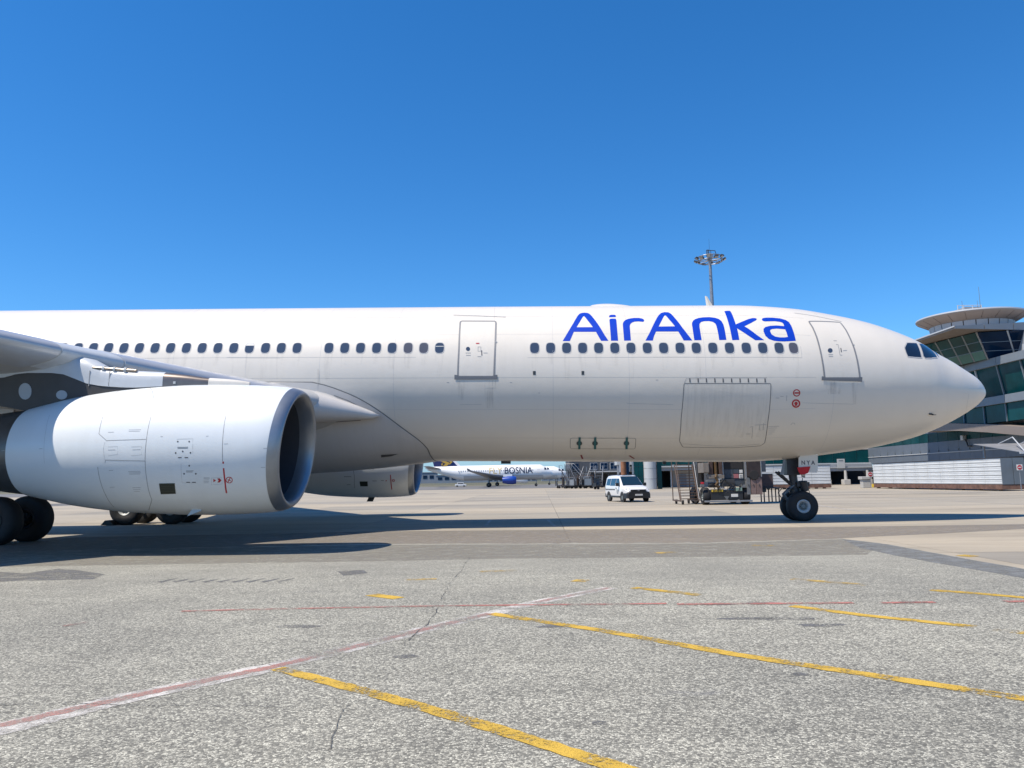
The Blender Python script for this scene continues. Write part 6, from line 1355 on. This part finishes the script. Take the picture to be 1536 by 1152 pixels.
# ---- airliners across the field
def far_jet(name, label, l_nose, d, L, R, zc, rot, fin_m, eng_m, lower_m):
    r = site_thing(name, label, 'airliner', l_nose, d, None, rot)
    ts_ = [.002, .01, .03, .06, .1, .2, .5, .7, .78, .86, .93, .98, 1.0]; rg = []
    for t in ts_:
        x = -t * L; f = min(1, (t / .1) ** .55) if t < .1 else 1; top = 1.0; rr = R * f; cz = zc - (1 - f) * R * .35
        if t > .7: u = (t - .7) / .3; rr = R * (1 - .88 * u ** 1.25); cz = zc + R * .80 * u ** 1.3
        rg.append([Vector((x, rr * sin(2 * pi * i / 32), cz + rr * cos(2 * pi * i / 32))) for i in range(32)])
    MB().loft(rg).build('fuselage', JETW, r, smooth=50)
    def srf(x, z, off=.015): return Vector((x, -sqrt(max(.01, R * R - (z - zc) ** 2)) - off, z))
    bl = [Vector((-L * (.08 + .62 * k / 30), -sin(a_) * (R + .012), zc - cos(a_) * (R + .012))) for a_ in [radians(8 + 60 * j / 8) for j in range(9)] for k in range(31)]
    MB().add(bl, [(j * 31 + k, j * 31 + k + 1, (j + 1) * 31 + k + 1, (j + 1) * 31 + k) for j in range(8) for k in range(30)]).build('belly_paint', lower_m, r, smooth=60)
    fs_ = [((-L * .745, 0, zc + R * .86), L * .19, .5), ((-L * .905, 0, zc + R * .95 + L * .165), L * .075, .2)]
    rings_ = [[Vector((o[0] - x * c, o[1] + y * th, o[2])) for x, y in foil(1, 8)] for o, c, th in fs_]
    fin_ = MB().loft(rings_).build('fin', fin_m, r, smooth=50)
    for s in (-1, 1):
        tl_ = [((-L * .875, s * .5, zc + R * .62), L * .105, .35), ((-L * .955, s * L * .17, zc + R * .95), L * .045, .15)]
        MB().loft([[Vector((o[0] - x * c, o[1], o[2] + y * th)) for x, y in foil(1, 8)] for o, c, th in tl_]).build('tailplane', JETG if s < 0 else JETW, r, smooth=50)
        wgp = [((-L * .34, s * R * .7, zc - R * .62), L * .19, 1.3), ((-L * .47, s * L * .18, zc - R * .30), L * .105, .7), ((-L * .60, s * L * .46, zc + .15 * R), L * .04, .25)]
        wg_ = MB().loft([[Vector((o[0] - x * c, o[1], o[2] + y * th)) for x, y in foil(1, 10)] for o, c, th in wgp]).build('wing', JETG, r, smooth=50)
        MB().loft([[Vector((o[0] - x * c, o[1] + y * .1, o[2])) for x, y in foil(1, 6)] for o, c in (((-L * .605, s * L * .46, zc + .12 * R), L * .036), ((-L * .64, s * L * .47, zc + .5 * R), L * .014))]).build('wingtip_fence', JETG, wg_)
        ex = -L * .295; ey = s * L * .165; ez = zc - R * 1.02
        e_ = MB().lathe([(.12, .72), (.16, .82), (.05, .95), (-.8, 1.08), (-2.0, 1.02), (-3.4, .75), (-3.4, .65), (-2.8, .6)], (ex, ey, ez), 'x', 24).build('engine', eng_m, r, smooth=50)
        MB().lathe([(.10, .73), (-.3, .78), (-.4, .01)], (ex, ey, ez), 'x', 20).build('inlet', DARKIN, e_, smooth=40)
        MB().box(ex - 3.2, ex - .9, ey - .18, ey + .18, ez + .9, ez + 1.5).build('pylon', JETW, e_)
        mg = MB().tube((-L * .505, s * R * 1.75, .5), (-L * .505, s * R * 1.75, zc - R * .55), .16, n=10).build('main_gear_leg', STEEL, r)
        for k in (-1, 1):
            MB().lathe([(-.18, .2), (-.2, .45), (-.14, .58), (.14, .58), (.2, .45), (.18, .2)], (-L * .505, s * R * 1.75 + k * .46, .58), 'y', 20).build('wheel', TYRE, mg, smooth=40)
    ng = MB().tube((-L * .135, 0, .35), (-L * .13, 0, zc - R * .9), .10, n=10).build('nose_gear_leg', STEEL, r)
    for k in (-1, 1): MB().lathe([(-.1, .15), (-.11, .30), (-.07, .38), (.07, .38), (.11, .30), (.1, .15)], (-L * .135, k * .22, .38), 'y', 18).build('wheel', TYRE, ng, smooth=40)
    zc_ = zc + R * .30
    for k in range(2):
        x0 = -L * (.030 + .022 * k); xx = [x0, x0 - L * .017]; q = []
        for x, z in ((xx[0], zc_), (xx[1], zc_), (xx[1], zc_ + R * .28), (xx[0] - .1, zc_ + R * .24)):
            f = (-x / L / .1) ** .55 if -x / L < .1 else 1; rr = R * f; cz = zc - (1 - f) * R * .35; q.append(Vector((x, -sqrt(max(.02, rr * rr - (z - cz) ** 2)) - .05, z)))
        MB().add(q + [p + Vector((0, .04, 0)) for p in q], [(0, 1, 2, 3), (7, 6, 5, 4)]).build('cockpit_window', COCKG, r)
    wmm = MB()
    for k in range(34):
        x = -L * (.16 + .0175 * k); q = [srf(x + a_, zc + R * .25 + b_) for a_, b_ in ((-.12, -.17), (.12, -.17), (.12, .17), (-.12, .17))]; wmm.add(q, [(0, 1, 2, 3)])
    o = wmm.build('cabin_window_row', mat('far_window_blue', (0.20, 0.24, 0.30), .3), r); o['kind'] = 'stuff'
    for xd in (-L * .115, -L * .66): 
        q = [srf(xd + a_, zc - R * .1 + b_) for a_, b_ in ((-.42, 0), (.42, 0), (.42, R * .42), (.42, R * .82), (-.42, R * .82), (-.42, R * .42))]; MB().add(q, [tuple(range(6))]).build('door', mat('far_door', (0.62, 0.62, 0.62), .4), r)
    return r, srf, fin_
DB = 205; lb, _ = ond(829.5, 712, DB)
bos, srf, bf = far_jet('airliner', 'white airliner with BOSNIA lettering, a navy and gold tail and blue engines', lb, DB, 33.6, 1.98, 3.75, 0.0, NAVY, ENGB, JETB)
def wrap_text(body, size, px0, px1, z0, material, name='lettering'):
    me = text_mesh(body, size, 0.0, 0.03); xs = [v.co.x for v in me.vertices]; ys = [v.co.y for v in me.vertices]
    x0 = ond(px0, 707, DB)[0] - lb; x1 = ond(px1, 707, DB)[0] - lb; k = (x1 - x0) / (max(xs) - min(xs))
    bm = bmesh.new(); bm.from_mesh(me); lo, hi = min(ys), max(ys)
    for i in range(1, 9): bmesh.ops.bisect_plane(bm, geom=bm.verts[:] + bm.edges[:] + bm.faces[:], plane_co=(0, lo + (hi - lo) * i / 9, 0), plane_no=(0, 1, 0))
    bm.to_mesh(me); bm.free(); x_min = min(xs)
    for v in me.vertices: v.co = srf(x0 + (v.co.x - x_min) * k, z0 + (v.co.y - lo) * (1.72 / (hi - lo)), .04)
    me.materials.append(material); o = bpy.data.objects.new(name, me); COL.objects.link(o); o.parent = bos; return o
wrap_text('BOSNIA', 2.4, 757, 799, 3.42, LETN); wrap_text('FLY', 2.4, 734, 754, 3.42, PALEG)
def fin_pt(px, py):
    l_, z_ = ond(px, py, DB); x_ = l_ - lb; return x_, z_
for pts in ([(661.5, 692.5), (668, 691.5), (675, 694.5), (671, 698.5), (664, 699.5), (668.5, 695.5)], [(670, 690.5), (675, 690.5), (679, 693), (674, 697.5), (675.5, 693)], [(662, 695.5), (665, 695), (663.5, 698.5), (662.5, 698.5)]):
    P_ = [fin_pt(*p) for p in pts]; MB().prism(P_, lambda p: Vector((p[0], -.34, p[1])), lambda p: Vector((p[0], -.2, p[1]))).build('tail_emblem', GOLD, bf)
l2, _ = ond(852, 706, 248)
far_jet('airliner', 'plain white airliner parked behind the one with BOSNIA lettering', l2, 248, 45.0, 2.05, 3.9, 0.0, JETW, JETW, JETB)
# ---- distant edge of the field
for k, (l_, d_, w_, h_) in enumerate(((-60, 900, 60, 9), (-120, 950, 50, 13), (-175, 1000, 40, 12), (-10, 1150, 90, 5), (60, 1100, 40, 7))):
    f = site_thing('far_building', ['pale grey far hall left of centre on the horizon', 'blue grey far block on the horizon behind the far engine', 'grey far block leftmost on the horizon', 'long low far hall behind the white airliners', 'far block behind the service building'][k], 'building', l_, d_, 'buildings along the horizon')
    MB().box(-w_ / 2, w_ / 2, 0, 20, 0, h_).build('wall', FARB, f); MB().box(-w_ / 2 - .6, w_ / 2 + .6, -.6, 20.6, h_, h_ + .8).build('roof', CLADG, f)
    for i in range(int(w_ / 8)): MB().box(-w_ / 2 + 2 + i * 8, -w_ / 2 + 7 + i * 8, -.3, -.02, h_ * .45, h_ * .75).build('window', BGLASS, f)
hill = []
NHX = 60
hv = [cg(-2600 + 5200 * i / NHX, 3200 + 500 * j, (0 if j == 0 else (9 + 7 * sin(i * .31) + 4 * sin(i * .83 + 1) + 2 * sin(i * 1.9)) * (1 if j == 1 else 1.5))) for j in range(3) for i in range(NHX + 1)]
raw('hills', hv, [(j * (NHX + 1) + i, j * (NHX + 1) + i + 1, (j + 1) * (NHX + 1) + i + 1, (j + 1) * (NHX + 1) + i) for j in range(2) for i in range(NHX)], LEAF, smooth=True, kind='structure')
# far white service car on the taxiway
fv = site_thing('service_car', 'tiny white car far off on the grass edge below the navy tail', 'car', ond(691, 722, 235)[0], 235)
MB().box(-2.1, 2.1, -.85, .85, .35, 1.0).build('body', VANW, fv, bevel=.12); MB().box(-1.3, 1.2, -.78, .78, 1.0, 1.6).build('cabin', VANW, fv, bevel=.18); MB().box(-1.1, 1.0, -.80, -.785, 1.08, 1.45).build('window', VGLASS, fv)
fv.scale = (.8, .8, .8)
for x in (-1.3, 1.3): 
    for y in (-.8, .8): MB().lathe([(-.1, .02), (-.1, .32), (.1, .32), (.1, .02)], (x, y, .32), 'y', 16).build('wheel', TYRE, fv)
